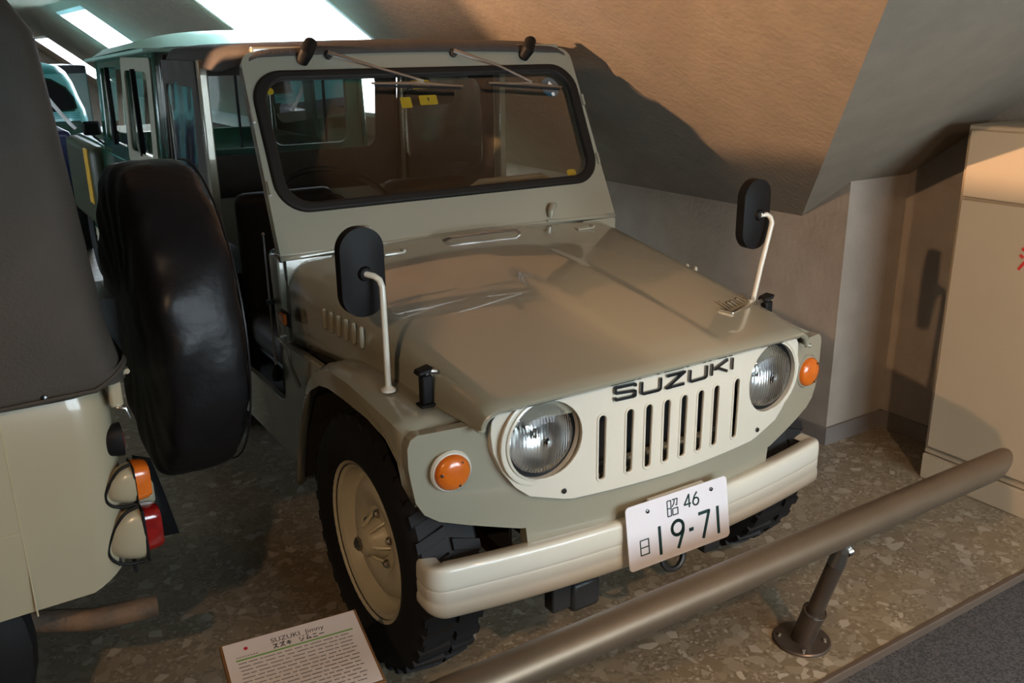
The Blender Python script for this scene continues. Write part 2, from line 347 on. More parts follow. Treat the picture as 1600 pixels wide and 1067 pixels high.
g = MB().box((WX0+.04, YN-.06, WZ0+.04), (WX1-.04, YN-.055, WZ1-.04)).build('pane', 'glassclear', o)
for i, (a, c) in enumerate(SK):
    fr = MB(); SX0 = SXS[i]
    def bar(xa, xb, ya, yb):
        fr.hexa([(x, y, sl(x)+dz) for dz in (.004, .03) for x, y in ((xa, ya), (xb, ya), (xb, yb), (xa, yb))])
    bar(SX0, SX1, a, a+.05); bar(SX0, SX1, c-.05, c); bar(SX0, SX0+.05, a, c); bar(SX1-.05, SX1, a, c)
    o = fr.build('window_%d' % (i+1), 'frame'); struct(o, ['skylight behind the green wagon roof', 'long bright skylight beyond the green wagon', 'farthest bright skylight above the turquoise van'][i], 'skylight')
    gm = MB().add([(x, y, sl(x)+.002) for x, y in ((SX0+.01, a+.01), (SX1-.01, a+.01), (SX1-.01, c-.01), (SX0+.01, c-.01))], [(0, 1, 2, 3)])
    gm.build('pane', 'frosted', o)
# daylight portals in the window openings help the renderer find the sky
def portal(loc, aim, sx, sy):
    l = bpy.data.lights.new('sky_portal', 'AREA'); l.shape = 'RECTANGLE'; l.size = sx; l.size_y = sy; l.cycles.is_portal = True
    o = bpy.data.objects.new('sky_portal', l); COL.objects.link(o); o.location = loc; o.rotation_euler = Vector(aim).to_track_quat('-Z', 'Y').to_euler(); return o
for a, c in WL: portal((XL-.12, (a+c)/2, 1.35), (1, 0, 0), c-a, .7)
portal(((WX0+WX1)/2, YN-.13, (WZ0+WZ1)/2), (0, 1, 0), WX1-WX0, WZ1-WZ0)
for (a, c), SX0 in zip(SK, SXS):
    xm = (SX0+SX1)/2; o = portal((xm, (a+c)/2, sl(xm)+.14), (-S1, 0, -1), c-a, (SX1-SX0)*1.26)
    zx = Vector((S1, 0, 1)).normalized(); xx = Vector((0, 1, 0)); yx = zx.cross(xx)
    o.matrix_world = Matrix(((xx.x, yx.x, zx.x, xm), (xx.y, yx.y, zx.y, (a+c)/2), (xx.z, yx.z, zx.z, sl(xm)+.14), (0, 0, 0, 1)))

# ceiling spotlights
for (p, aim, W, colr, ang, bl, rad, lab) in SPOTS:
    p = Vector(p); d = (Vector(aim)-p).normalized()
    t = thing('ceiling_spotlight', lab, 'spotlight', (p.x, p.y, ZC), 'ceiling spotlights')
    MB().lathe([(0, 0), (.05, 0), (.05, -.012), (0, -.012)], (p.x, p.y, ZC), (0, 0, 1), 20).build('canopy', 'lampwhite', t, True)
    q = p-d*.09
    MB().tube([(p.x, p.y, ZC-.01), q], .008, 8).build('stem', 'lampwhite', t, True)
    MB().lathe([(0, -.10), (.032, -.095), (.038, -.02), (.040, -.004), (.036, -.004), (.034, -.02), (0, -.05)], p, d, 24).build('housing', 'lampwhite', t, True)
    MB().lathe([(0, -.030), (.030, -.032), (0, -.034)], p, d, 16).build('bulb', 'bulb', t, True)
    l = bpy.data.lights.new('spot_light', 'SPOT'); l.energy = W; l.color = colr; l.spot_size = math.radians(ang); l.spot_blend = bl; l.shadow_soft_size = rad
    o = bpy.data.objects.new('spot_light', l); COL.objects.link(o); o.matrix_world = Matrix.Translation(p+d*.03) @ d.to_track_quat('-Z', 'Y').to_matrix().to_4x4()

# ------------------------------------------------------------------ the jeep
J = thing('jeep', 'small khaki open-sided jeep with ivory grille, ivory bumper and brown canvas roof', 'jeep', (0, 1.45, 0))
yf = lambda x: .045+.22*x*x                       # plan curve of the nose
XCUT = [k*.06 for k in range(-11, 12)]
def both(pts): return pts+[(-x, z) for x, z in reversed(pts)]
# front panel (with holes for the grille area left closed by the radiator)
half = [(0, .455), (.395, .455), (.40, .503), (.41, .504), (.53, .538), (.60, .560), (.632, .582), (.650, .615), (.657, .66), (.662, .70), (.662, .745), (.655, .765), (.64, .775), (.50, .782), (.46, .80), (.45, .81), (0, .83)]
outl = half[:-1]+[(.0, .83)]+[(-x, z) for x, z in reversed(half[1:-1])]
hole = [(.46, .77), (.45, .68), (.40, .63), (.30, .60), (-.30, .60), (-.40, .63), (-.45, .68), (-.46, .77)]
fp = panel('front_panel', 'paint', outl, [hole], .03, lambda u, v, q: (u, yf(u)+.012+q, v), J, bevel=.008, cuts=XCUT, seg=3)
# radiator behind the slots
MB().box((-.30, .14, .52), (.30, .18, .80)).build('radiator', 'dark', J)
# grille
gh = [(0, .556), (.29, .562), (.315, .567), (.40, .592), (.435, .622), (.465, .665), (.485, .715), (.49, .76), (.487, .79), (.47, .815), (.445, .828), (.30, .842), (0, .850)]
outl = gh+[(-x, z) for x, z in reversed(gh[1:-1])]
def slot(x): return [(x+.0095*math.cos(a), (.747 if math.sin(a) >= 0 else .604)+.0095*math.sin(a)) for a in [PI*2*k/16 for k in range(16)]]
slots = [slot(s*x) for x in (.0275, .083, .1385, .2155) for s in (-1, 1)]
lampholes = [circ(s*.362, .724, .094) for s in (-1, 1)]
gr = panel('grille', 'white', outl, slots+lampholes, .005, lambda u, v, q: (u, yf(u)-.006+q, v), J, bevel=.0022, cuts=XCUT, seg=2)
panel('grille_flange', 'white', outl, [[(x*.965, .7+(z-.7)*.93) for x, z in outl]], .018, lambda u, v, q: (u, yf(u)-.003+q, v), gr, bevel=.002, cuts=XCUT)
for x in (.0275, .083, .1385, .2155):
    for s in (-1, 1):
        r_ = [(s*x+(.0155)*math.cos(a), (.747 if math.sin(a) >= 0 else .604)+.0155*math.sin(a)) for a in [PI*2*k/20 for k in range(20)]]
        panel('slot_rim', 'white', r_, [slot(s*x)], .004, lambda u, v, q: (u, yf(u)-.0085+q, v), gr, bevel=.0018)
for s in (-1, 1):
    y = yf(.31)
    MB().lathe([(0, -.004), (.006, -.003), (.007, 0)], (s*.315, y-.006, .588), (0, 1, 0), 10).build('screw', 'darkchrome', gr, True)
# maker's name on the grille
L_ = {'S': [[(1, .78), (1, .95), (.95, 1), (.05, 1), (0, .95), (0, .6), (.05, .55), (.95, .45), (1, .4), (1, .05), (.95, 0), (.05, 0), (0, .05), (0, .22)]],
      'U': [[(0, 1), (0, .1), (.1, 0), (.9, 0), (1, .1), (1, 1)]], 'Z': [[(0, 1), (1, 1), (0, 0), (1, 0)]],
      'K': [[(0, 1), (0, 0)], [(1, 1), (.15, .5), (.4, .5), (1, 0)]], 'I': [[(0, 1), (0, 0)]]}
x = -.186; e_ = thing_e = None
for ch, wd in zip('SUZUKI', (.056, .056, .056, .056, .056, 0)):
    P = [[(x+a*wd, .790+c*.030) for a, c in pl] for pl in L_[ch]]
    strokes('letter', 'darkchrome', P, .0070, lambda u, v, q: (u, yf(u)-.007+q, v), gr, .006); x += wd+.0185
# head lamps
for s in (-1, 1):
    c = Vector((s*.362, yf(.362)+.008, .724)); n_ = Vector((0, -1, 0))
    h = MB().lathe([(.094, -.02), (.094, .012), (.099, .010), (.1, -.002), (.094, -.004)], c, n_, 40).build('headlamp', 'white', J, True)
    MB().lathe([(.114, .004), (.113, .008), (.109, .0095), (.103, .0090), (.098, .004), (.094, -.006)], c, n_, 40).build('lamp_bezel', 'white', h, True)
    MB().lathe([(.0945, -.012), (.0945, -.001), (.086, -.003), (.084, -.02)], c, n_, 40).build('lamp_ring', 'black', h, True)
    MB().lathe([(.085, -.004), (.075, -.03), (.055, -.05), (.03, -.06), (0, -.063)], c, n_, 40).build('reflector', 'reflector', h, True)
    ln = MB().lathe([(.0855, -.006), (.08, .008), (.065, .017), (.045, .0225), (.02, .0255), (0, .026)], c, n_, 40).build('lens', 'white', h, True)
    ln.data.materials.clear(); MT.setdefault('hl', headlamp_glass_mat()); ln.data.materials.append(MT['hl']); d = ln.modifiers.new('s', 'SOLIDIFY'); d.thickness = .004
    MB().lathe([(0, -.062), (.012, -.055), (.014, -.03), (.008, -.022), (0, -.02)], c, n_, 14).build('bulb', 'steel', h, True)
# front turn signals
for s in (-1, 1):
    c = Vector((s*.572, yf(.572)+.012, .682)); n_ = Vector((s*.1, -1, 0)).normalized()
    h = MB().lathe([(.048, -.002), (.049, .004), (.045, .010), (.040, .010)], c, n_, 32).build('turn_signal', 'white' if s < 0 else 'paint', J, True)
    MB().lathe([(.042, .004), (.042, .014), (.036, .022), (.02, .027), (0, .028)], c, n_, 32).build('lens', 'amber', h, True)
    for a in (.9, 3.0, 5.1): MB().lathe([(.003, .018), (.003, .0255), (0, .026)], c+Vector((.031*math.cos(a), 0, .031*math.sin(a))), n_, 8).build('screw', 'darkchrome', h, True)

# hood
def hood_pt(t, v):          # t in [-1,1] across, v in [0,1] from nose to cowl
    w_ = .522+.082*v; ztop = .850+.155*(v**.85); zb = .784-.045*v*v; r = .055+.035*v
    s = 1 if t >= 0 else -1; a = abs(t)
    crown = .022
    ze = ztop-crown
    if a < .72:
        x = a/.72*(w_-r); f = x/(w_-r); z = ztop-crown*f*f
    elif a < .90:
        th = (a-.72)/.18*PI/2; x = w_-r+r*math.sin(th); z = ze-r+r*math.cos(th)
    else:
        k = (a-.90)/.10; x = w_+.004*k; z = (ze-r)*(1-k)+zb*k
    x *= s
    y0 = yf(x)-.024; y1 = 1.052
    return x, y0+(y1-y0)*v, z
NT, NV = 72, 28
ts = [-1+2*k/NT for k in range(NT+1)]
rows = []
# rolled front lip
for dz, dy in ((-.016, .004), (-.010, -.001), (-.004, -.003)):
    R = []
    for t in ts:
        p = hood_pt(t, 0); q = hood_pt(t, .0); a = abs(t)
        nx = 0 if a < .72 else (math.sin((min(a, .9)-.72)/.18*PI/2)); nz = math.sqrt(max(0, 1-nx*nx))
        sg = 1 if t >= 0 else -1
        R.append((p[0]+dz*nx*sg, p[1]+dy, p[2]+dz*nz))
    rows.append(R)
def hz(x, y):
    z = 0
    def sm(e0, e1, u): u = max(0, min(1, (u-e0)/(e1-e0))); return u*u*(3-2*u)
    return .0065*sm(-.075, -.045, x)*(1-sm(.168, .176, x))*sm(.05, .10, y)*(1-sm(.60, .85, y))
for i in range(NV+1):
    v = i/NV; R = []
    for t in ts:
        x, y, z = hood_pt(t, v); R.append((x, y, z+hz(x, y)))
    rows.append(R)
hood = MB().grid(rows).build('hood', 'paint', J, True, solid=.004)
def hoodz(x, y):
    best = None
    lo, hi = 0, 1
    for _ in range(30):
        v = (lo+hi)/2; y0 = yf(x)-.024
        if y0+(1.052-y0)*v < y: lo = v
        else: hi = v
    w_ = .522+.082*v; r = .055+.035*v; f = min(1, abs(x)/(w_-r)); return .850+.155*(v**.85)-.022*f*f+hz(x, y)
# hood hinges and handle
for x, y in ((-.30, .95), (.41, .955)):
    z = hoodz(x, y); MB().box((x-.035, y-.012, z-.002), (x+.03, y+.012, z+.006)).tube([(x+.03, y-.012, z+.006), (x+.03, y+.012, z+.006)], .006, 8).build('hood_hinge', 'paint', hood, bevel=.002)
z = hoodz(0, .965)
MB().tube([(-.115, .985, z+.001), (-.10, .965, z+.012), (.02, .962, z+.014), (.135, .957, z+.012), (.15, .957, z)], .0045, 8).build('hood_handle', 'steel', hood, True)
# side louvres pressed into the hood sides
for s in (-1, 1):
    for k in range(6):
        y = .585+k*.042; v = y/1.05; xx = s*(.522+.082*v+.003)
        MB().lathe([(.001, -.030), (.006, -.026), (.0075, 0), (.006, .026), (.001, .030)], (xx, y, .868), (0, 0, 1), 10).build('louvre', 'paint', hood, True)
# model script on the hood
ex, ey = Vector((.165, .060)).normalized(), Vector((-.02, .09)).normalized()
def scr(u, v, q):
    x = .412+ex.x*u+ey.x*v; y = .272+ex.y*u+ey.y*v; return (x, y, hoodz(x, y)+.001-q)
text_obj('model_script', 'chrome', 'Jimny', .080, scr, hood, -.008, shear=.45, sx=.95)
strokes('script_underline', 'chrome', [[(-.10, -.01), (-.085, -.045), (.07, -.040), (.095, -.025)]], .006, lambda u, v, q: scr(u, v, q), hood, .006)

# fenders
outer = [(.166, .775), (.25, .784), (.37, .794), (.50, .803), (.60, .800), (.67, .787), (.735, .757), (.785, .712), (.83, .65), (.865, .58), (.90, .47), (.935, .345)]
inner = [(.162, .600), (.186, .648), (.205, .697), (.262, .731), (.36, .746), (.50, .748), (.60, .745), (.665, .733), (.735, .697), (.785, .655), (.855, .54), (.925, .345)]
for s in (-1, 1):
    m_ = MB(); R0 = []; R1 = []; R2 = []; R3 = []; R4 = []
    for k, ((ya, za), (yb, zb)) in enumerate(zip(outer, inner)):
        fl = max(0, (k-6)/5.)
        R0.append((s*(.49+.115*min(1, fl*1.4)), ya+.0*fl, za+.0)); R1.append((s*.630, ya, za)); R2.append((s*.655, ya-.004, za-.012)); xo = .648 if k == 0 else .664; R3.append((s*xo, yb, zb)); R4.append((s*(xo-.024), yb-.002, zb))
    m_.grid([R0, R1, R2, R3, R4]).build('fender', 'paint', J, True, solid=.004)
    # inner wheel housing
    arch = [(y, z+.01) for y, z in inner[1:]]
    m_ = MB(); m_.grid([[(s*.642, y, z) for y, z in arch], [(s*.40, y, z) for y, z in arch]])
    m_.box((s*.40-.004, .16, .40), (s*.40+.004, .95, .79)); m_.box((min(s*.40, s*.60), .93, .345), (max(s*.40, s*.60), .95, .74)).build('wheel_housing', 'dark', J)

# body sides with door cut-outs
side = [(.72, .745), (1.045, .738), (1.052, .985), (1.075, .995), (1.125, .995), (1.112, .80), (1.085, .60), (1.092, .555), (1.125, .537), (1.70, .537), (1.74, .56), (1.755, .62), (1.765, .93), (2.90, .93), (2.93, .90), (2.93, .47), (2.72, .43), (2.70, .60), (2.60, .70), (2.30, .70), (2.20, .60), (2.15, .372), (.93, .352), (.87, .55), (.80, .66)]
for s in (-1, 1):
    panel('side_panel', 'paint', side, [], .025, lambda u, v, q: (s*(.618+.012*min(1, max(0, (u-.9)/.5)))-s*q, u, v), J, bevel=.006)
MB().box((-.60, .95, .36), (.60, 2.93, .385)).build('floor_pan', 'dark', J)
MB().box((-.60, 1.035, .36), (.60, 1.06, .985)).build('firewall', 'paint', J)
MB().box((-.62, 2.915, .45), (.62, 2.945, .93)).build('tailgate', 'paint', J, bevel=.008)
for s in (-1, 1): MB().box((min(s*.33, s*.60), 2.0, .36), (max(s*.33, s*.60), 2.91, .74)).build('rear_wheel_box', 'dark', J)
# cowl between hood and windscreen
cw = MB(); prof = [(1.040, .985), (1.050, 1.000), (1.066, 1.003), (1.10, 1.0), (1.13, .985)]
xs_ = [-.612+1.224*k/16 for k in range(17)]
cw.grid([[(x, y, z+.018*(1-(x/.612)**2)*(1 if i < 1 else .2)) for x in xs_] for i, (y, z) in enumerate(prof)]).build('cowl', 'paint', J, True, solid=.01)
# dashboard
MB().box((-.585, 1.13, .86), (.585, 1.26, .985)).build('dashboard', 'paint', J, bevel=.02)
# windscreen frame in its own plane
WB = Vector((0, 1.064, .993)); WD = Vector((0, .42823, .90367)); WN = Vector((0, -.90367, .42823))
def wpt(u, v, q): p = WB+WD*v-WN*q; return (p.x+u, p.y, p.z)
outl = [(-.612, -.002), (.612, -.002)]+[(.596+(.0)-.045+.045*math.cos(a), .618-.045+.045*math.sin(a)) for a in [PI/2*k/6 for k in range(7)]]+[(-.551+.045*math.cos(a), .573+.045*math.sin(a)) for a in [PI/2+PI/2*k/6 for k in range(7)]]
wf = panel('windscreen_frame', 'paint', outl, [rrect(-.565, .565, .132, .542, .085, 8)], .034, lambda u, v, q: wpt(u, v, q-.017), J, bevel=.007, seg=3)
panel('window_seal', 'seal', rrect(-.585, .585, .117, .556, .098, 8), [rrect(-.548, .548, .147, .527, .075, 8)], .024, lambda u, v, q: wpt(u, v, q-.028), wf, bevel=.008, seg=3)
panel('windscreen_glass', 'glass', rrect(-.56, .56, .135, .54, .085, 8), [], 0, lambda u, v, q: wpt(u, v, q-.004), wf, smooth=False)
# seam of the frame foot, side clamps
MB().box((-.61, 1.052, .995), (.61, 1.056, .9985)).build('frame_seam', 'dark', wf)
for x in (-.36, .335):
    MB().tube([wpt(x, .012, -.02), wpt(x, .03, -.032), wpt(x+.012, .045, -.03), wpt(x+.03, .05, -.02)], [.010, .012, .012, .009], 10).build('frame_latch', 'paint', wf, True)
    MB().box(*[tuple(Vector(wpt(x-.02, .0, -.017))+Vector(d)) for d in ((0, -.012, -.004), (.05, 0, .004))]).build('latch_plate', 'paint', wf, bevel=.003)
for s in (-1, 1):
    for v in (.20, .42): MB().tube([wpt(s*.598, v-.02, -.019), wpt(s*.598, v+.02, -.019)], .006, 8).build('frame_rivet_bar', 'paint', wf, True)
# rest buffers for a folded screen
for x in (-.39, .41):
    MB().tube([wpt(x-.018, .585, -.015), wpt(x-.012, .598, -.045), wpt(x+.012, .632, -.040), wpt(x+.02, .645, -.018)], [.018, .022, .020, .014], 12).build('rubber_buffer', 'black', wf, True)
# wipers hang from the top
for px, ex_, ev, b0, b1, v0, v1 in ((-.323, -.027, .502, -.207, .116, .502, .482), (.116, .385, .486, .217, .51, .490, .465)):
    wp = MB().tube([wpt(px, .600, -.016), wpt(px, .600, -.035)], .012, 12).build('wiper', 'blackmetal', J, True)
    MB().tube([wpt(px-.006, .604, -.036), wpt(px+.07, .575, -.040), wpt(px+.15, .55, -.036), wpt(ex_, ev, -.040)], [.0075, .006, .004, .0035], 8).build('wiper_arm', 'steel', wp, True)
    MB().tube([wpt(b0, v0, -.032), wpt((b0+b1)/2, (v0+v1)/2+.002, -.038), wpt(b1, v1, -.032)], [.0035, .0065, .0035], 8).build('wiper_blade', 'steel', wp, True)
    MB().tube([wpt(b0+.01, v0-.007, -.029), wpt(b1-.01, v1-.007, -.029)], .004, 6).build('blade_rubber', 'rubber', wp, True)
# stickers inside the screen, rear-view mirror with tags
def sticker(name, m, poly): return panel(name, m, poly, [], .0008, lambda u, v, q: wpt(u, v, q-.0035), wf, smooth=False)
sticker('round_sticker', 'stickY', circ(-.524, .500, .011, 16)); sticker('round_sticker', 'stickY', rrect(.462, .500, .150, .175, .01))
sticker('inspection_sticker', 'stickB', circ(.483, .478, .036, 20))
panel('sticker_print', 'stickW', [(.468, .480), (.498, .480), (.483, .500)], [], .0006, lambda u, v, q: wpt(u, v, q-.0055), wf, smooth=False)
panel('sticker_print', 'stickW', circ(.487, .452, .007, 10), [], .0006, lambda u, v, q: wpt(u, v, q-.0055), wf, smooth=False)
sticker('yellow_tag', 'stickY', rrect(-.055, .010, .490, .520, .005)); sticker('yellow_tag', 'stickY', rrect(-.040, .025, .435, .468, .005)); sticker('yellow_tag', 'stickY', rrect(-.108, -.070, .428, .464, .004))
panel('tag_print', 'ink', [(-.012, .458), (-.004, .458), (-.008, .444)], [], .0006, lambda u, v, q: wpt(u, v, q-.0055), wf, smooth=False)
m_ = panel('rear_view_mirror', 'black', rrect(-.13, .05, 0, .055, .025), [], .022, lambda u, v, q: (u+.06, 1.29+q, 1.385+v), J, bevel=.006)
MB().tube([(.02, 1.30, 1.43), (.02, 1.325, 1.53)], .006, 8).build('mirror_stem', 'blackmetal', m_, True)
# passenger grab bar and steering wheel
MB().tube([(.16, 1.25, 1.0), (.16, 1.270, 1.105), (.19, 1.275, 1.116), (.45, 1.275, 1.116), (.48, 1.270, 1.105), (.48, 1.25, 1.0)], .012, 10).build('grab_bar', 'white', J, True)
sc = Vector((-.285, 1.42, 1.075)); sa = Vector((0, -.50, .866)).normalized(); sb = sa.cross(Vector((1, 0, 0)))
ring = [sc+Vector((1, 0, 0))*.185*math.cos(2*PI*k/40)+sb*.185*math.sin(2*PI*k/40) for k in range(41)]
sw = MB().tube(ring, .0115, 10, cap=False).build('steering_wheel', 'black', J, True)
MB().lathe([(0, .015), (.03, .012), (.042, 0), (.03, -.02), (.02, -.05)], sc, -sa if False else sa, 20).build('horn_button', 'black', sw, True)
for a in (PI*.0, PI, -PI/2): MB().tube([sc, sc+Vector((1, 0, 0))*.18*math.cos(a)+sb*.18*math.sin(a)], .008, 8).build('spoke', 'darkchrome', sw, True)
MB().tube([sc-sa*.02, (-.285, 1.2, .74)], .022, 12).build('steering_column', 'blackmetal', J, True)
# seats
for x in (-.30, .30):
    st = MB().box((x-.22, 1.42, .52), (x+.22, 1.82, .64)).build('seat', 'seat', J, bevel=.04, seg=3)
    MB().hexa([(x-.21, 1.76, .60), (x+.21, 1.76, .60), (x+.21, 1.86, .60), (x-.21, 1.86, .60), (x-.19, 1.86, 1.06), (x+.19, 1.86, 1.06), (x+.19, 1.94, 1.06), (x-.19, 1.94, 1.06)]).build('backrest', 'seat', st, bevel=.035, seg=3)
    for d in (-.2, .2): MB().tube([(x+d, 1.45, .39), (x+d, 1.45, .52), (x+d, 1.80, .52), (x+d, 1.80, .39)], .012, 8).build('seat_frame', 'blackmetal', st, True)
for x, y, z in ((-.30, 1.16, .60),):
    MB().tube([(x-.02, y, z+.1), (x-.02, y+.09, z-.06)], .008, 8).box((x-.05, y+.07, z-.09), (x+.01, y+.10, z-.04)).build('pedal', 'blackmetal', J)
MB().tube([(.02, 1.30, .39), (.0, 1.36, .72), (-.01, 1.36, .78)], [.012, .009, .02], 10).build('gear_lever', 'blackmetal', J, True)
# soft top: roof, hoops, rear quarters with vinyl windows, rear sheet
def roofz(x, y): f = abs(x)/.60; return 1.590-.012*f*f-(.010 if y < 1.4 else 0)+.006*math.sin((y-1.3)*9)*(1-f*f)
ys_ = [1.298, 1.31, 1.34, 1.45, 1.60, 1.78, 1.95, 2.10, 2.25, 2.40, 2.52, 2.60]
rows = []
for i, y in enumerate(ys_):
    hw = .600-.065*max(0, (y-1.75)/.85); R = []
    drop = (.028 if y < 1.4 else .055+.012*math.sin(y*13))
    zf = -.028 if i == 0 else (-.006 if i == 1 else 0)
    for k in range(25):
        u = -1+2*k/24; x = u*hw*1.0
        if abs(u) > .985: R.append((x, y, roofz(.6, y)-.02+zf-drop))
        elif abs(u) > .9: R.append((math.copysign(hw*(.985 if abs(u) > .95 else .95), u), y, roofz(.57, y)-.012+zf*.5-(.01 if abs(u) > .95 else 0)))
        else: R.append((x*1.05, y, roofz(x, y)+zf))
    rows.append(R)
rf = MB().grid(rows).build('canvas_roof', 'canvas', J, True, solid=.006, subd=1)
MB().box((-.555, 1.318, 1.548), (.555, 1.345, 1.572)).build('roof_header', 'paint', J, bevel=.006)
for y, hw in ((1.80, .585), (2.56, .525)):
    MB().tube([(-hw, y, .93), (-hw, y, 1.50), (-hw+.03, y, 1.545), (0, y, 1.560), (hw-.03, y, 1.545), (hw, y, 1.50), (hw, y, .93)], .012, 10).build('roof_hoop', 'paint', J, True)
for s in (-1, 1):
    xw = lambda y: s*(.602-.065*max(0, (y-1.75)/.85))
    q_ = panel('canvas_quarter', 'canvas', [(1.79, .93), (2.66, .93), (2.60, 1.53), (1.79, 1.53)], [rrect(1.93, 2.56, 1.08, 1.44, .05)], .004, lambda u, v, q: (xw(u)+s*.006*math.sin(u*21+v*5)+s*q, u, v), J, cuts=[1.79+.06*k for k in range(1, 14)], cutsv=[1.0, 1.1, 1.2, 1.3, 1.4, 1.5])
    panel('vinyl_window', 'vinyl', rrect(1.92, 2.57, 1.07, 1.45, .055), [], 0, lambda u, v, q: (xw(u)+s*.004*math.sin(u*17+v*9)-s*.003, u, v), q_, cuts=[1.95+.05*k for k in range(12)], cutsv=[1.15, 1.25, 1.35])
    MB().box((min(s*.575, s*.605), 1.755, .93), (max(s*.575, s*.605), 1.79, 1.535)).build('door_post', 'paint', J, bevel=.005)
q_ = panel('canvas_rear', 'canvas', [(-.545, .93), (.545, .93), (.53, 1.55), (-.53, 1.55)], [rrect(-.42, .42, 1.12, 1.46, .05)], .004, lambda u, v, q: (u, 2.67-.07*(v-.93)/.62+.006*math.sin(u*15)+q, v), J, cuts=[-.5+.1*k for k in range(11)], cutsv=[1.05, 1.2, 1.35])
panel('vinyl_window', 'vinyl', rrect(-.43, .43, 1.11, 1.47, .05), [], 0, lambda u, v, q: (u, 2.672-.07*(v-.93)/.62+.006*math.sin(u*15), v), q_, cuts=[-.4+.1*k for k in range(9)])

# bumper: a pressed channel swept along the nose curve and wrapped round the ends
bsec = [(.050, .460), (.030, .465), (.012, .468), (.003, .464), (.0, .452), (-.0005, .430), (-.0005, .412), (.0012, .4105), (.0012, .4085), (-.0005, .407), (-.0008, .388), (.0006, .380), (.0002, .374), (-.0030, .368), (-.0030, .348), (.003, .337), (.018, .333), (.050, .333)]
yb_ = lambda x: .030+.16*x*x
path = []
for k in range(25): x = -.605+1.21*k/24; path.append((x, yb_(x), 0))
half_ = []
for k in range(1, 8): a = (PI/2-.19)*k/7+.19; half_.append((.605+.050*(math.sin(a)-math.sin(.19)), yb_(.605)+.050*(math.cos(.19)-math.cos(a)), a))
half_.append((half_[-1][0], half_[-1][1]+.020, PI/2)); half_.append((half_[-1][0]-.001, half_[-1][1]+.022, PI/2))
rows = []
def brow(x, y, a): # a = heading of outward normal from -y towards +-x
    sg_ = 1 if x > 0 else -1; nx, ny = math.sin(a)*sg_, -math.cos(a); sh = max(0, (a-.5)/1.07); kz = 1-.10*sh
    return [(x-nx*dy, y-ny*dy, .400+(z-.400)*kz) for dy, z in bsec]
for x, y, a in reversed(half_): rows.append(brow(-x, y, a))
for x, y, a in path: rows.append(brow(x, y, .32*abs(x)))
for x, y, a in half_: rows.append(brow(x, y, a))
bu = MB().grid(rows).build('bumper', 'white', J, True, solid=.003, subd=1, offset=-1)
for s in (-1, 1):
    MB().box((min(s*.24, s*.30), .085, .37), (max(s*.24, s*.30), .34, .45)).build('bumper_bracket', 'blackmetal', J)
# number plate
PC = Vector((.0066, .012, .428)); pa, pt = -.0145, .162
PX = Vector((math.cos(pa), math.sin(pa), 0)); PZ = Vector((0, math.sin(pt), math.cos(pt))); PN = PX.cross(PZ)  # points away from viewer (+y)
if PN.y < 0: PN = -PN
ppt = lambda u, v, q: tuple(PC+PX*u+PZ*v+PN*q)
pl = panel('number_plate', 'plate', rrect(-.165, .165, -.0825, .0825, .012), [], .0025, lambda u, v, q: ppt(u, v, q), J, bevel=.001)
for u, v in ((-.099, .058), (.109, .060)): MB().lathe([(.0055, 0), (.005, .003), (0, .004)], ppt(u, v, 0), -PN, 12).build('plate_bolt', 'darkchrome', pl, True)
arc = lambda cx, cz, r, a0, a1, n=14: [(cx+r*math.cos(a0+(a1-a0)*k/n), cz+r*math.sin(a0+(a1-a0)*k/n)) for k in range(n+1)]
g_ = lambda P, cx, cz, w_, h_: [[(cx+(a-.5)*w_, cz+(c-.5)*h_) for a, c in p] for p in P]
big = lambda name, P: strokes(name, 'plategreen', P, .0085, ppt, pl, .0012)
for u in (-.066, .127): big('digit', [[(u, .010), (u, -.064)]])
big('digit', [arc(-.008, -.010, .0185, 0, 2*PI, 22), [(.0105, -.010), (.009, -.024), (-.010, -.064)]])
big('digit', [[(.062, .006), (.098, .006), (.074, -.062)]])
strokes('dash', 'plategreen', [[(.029, -.027), (.043, -.027)]], .009, ppt, pl, .0012)
sm = lambda name, P, w_=.0026: strokes(name, 'plategreen', P, w_, ppt, pl, .0012)
sm('kana', g_([[(0, 0), (0, 1), (1, 1), (1, 0), (0, 0)], [(0, .5), (1, .5)]], -.115, -.030, .026, .038))
sm('kanji', g_([[(0, 0), (0, 1), (.36, 1), (.36, 0), (0, 0)], [(0, .5), (.36, .5)], [(.5, 1), (1, 1), (.93, .6), (.8, .62)], [(.72, 1), (.66, .75), (.46, .55)], [(.5, .42), (1, .42), (1, 0), (.5, 0), (.5, .42)]], -.020, .046, .033, .040))
sm('digit', g_([[(.75, 0), (.75, 1), (0, .28), (1, .28)]], .029, .049, .022, .034), .004)
sm('digit', [arc(.0565, .042, .0095, 0, 2*PI, 18), [(.047, .043), (.052, .056), (.0615, .066)]], .004)
MB().box((-.08, .030, .475), (.10, .040, .508)).build('plate_bracket', 'white', J)

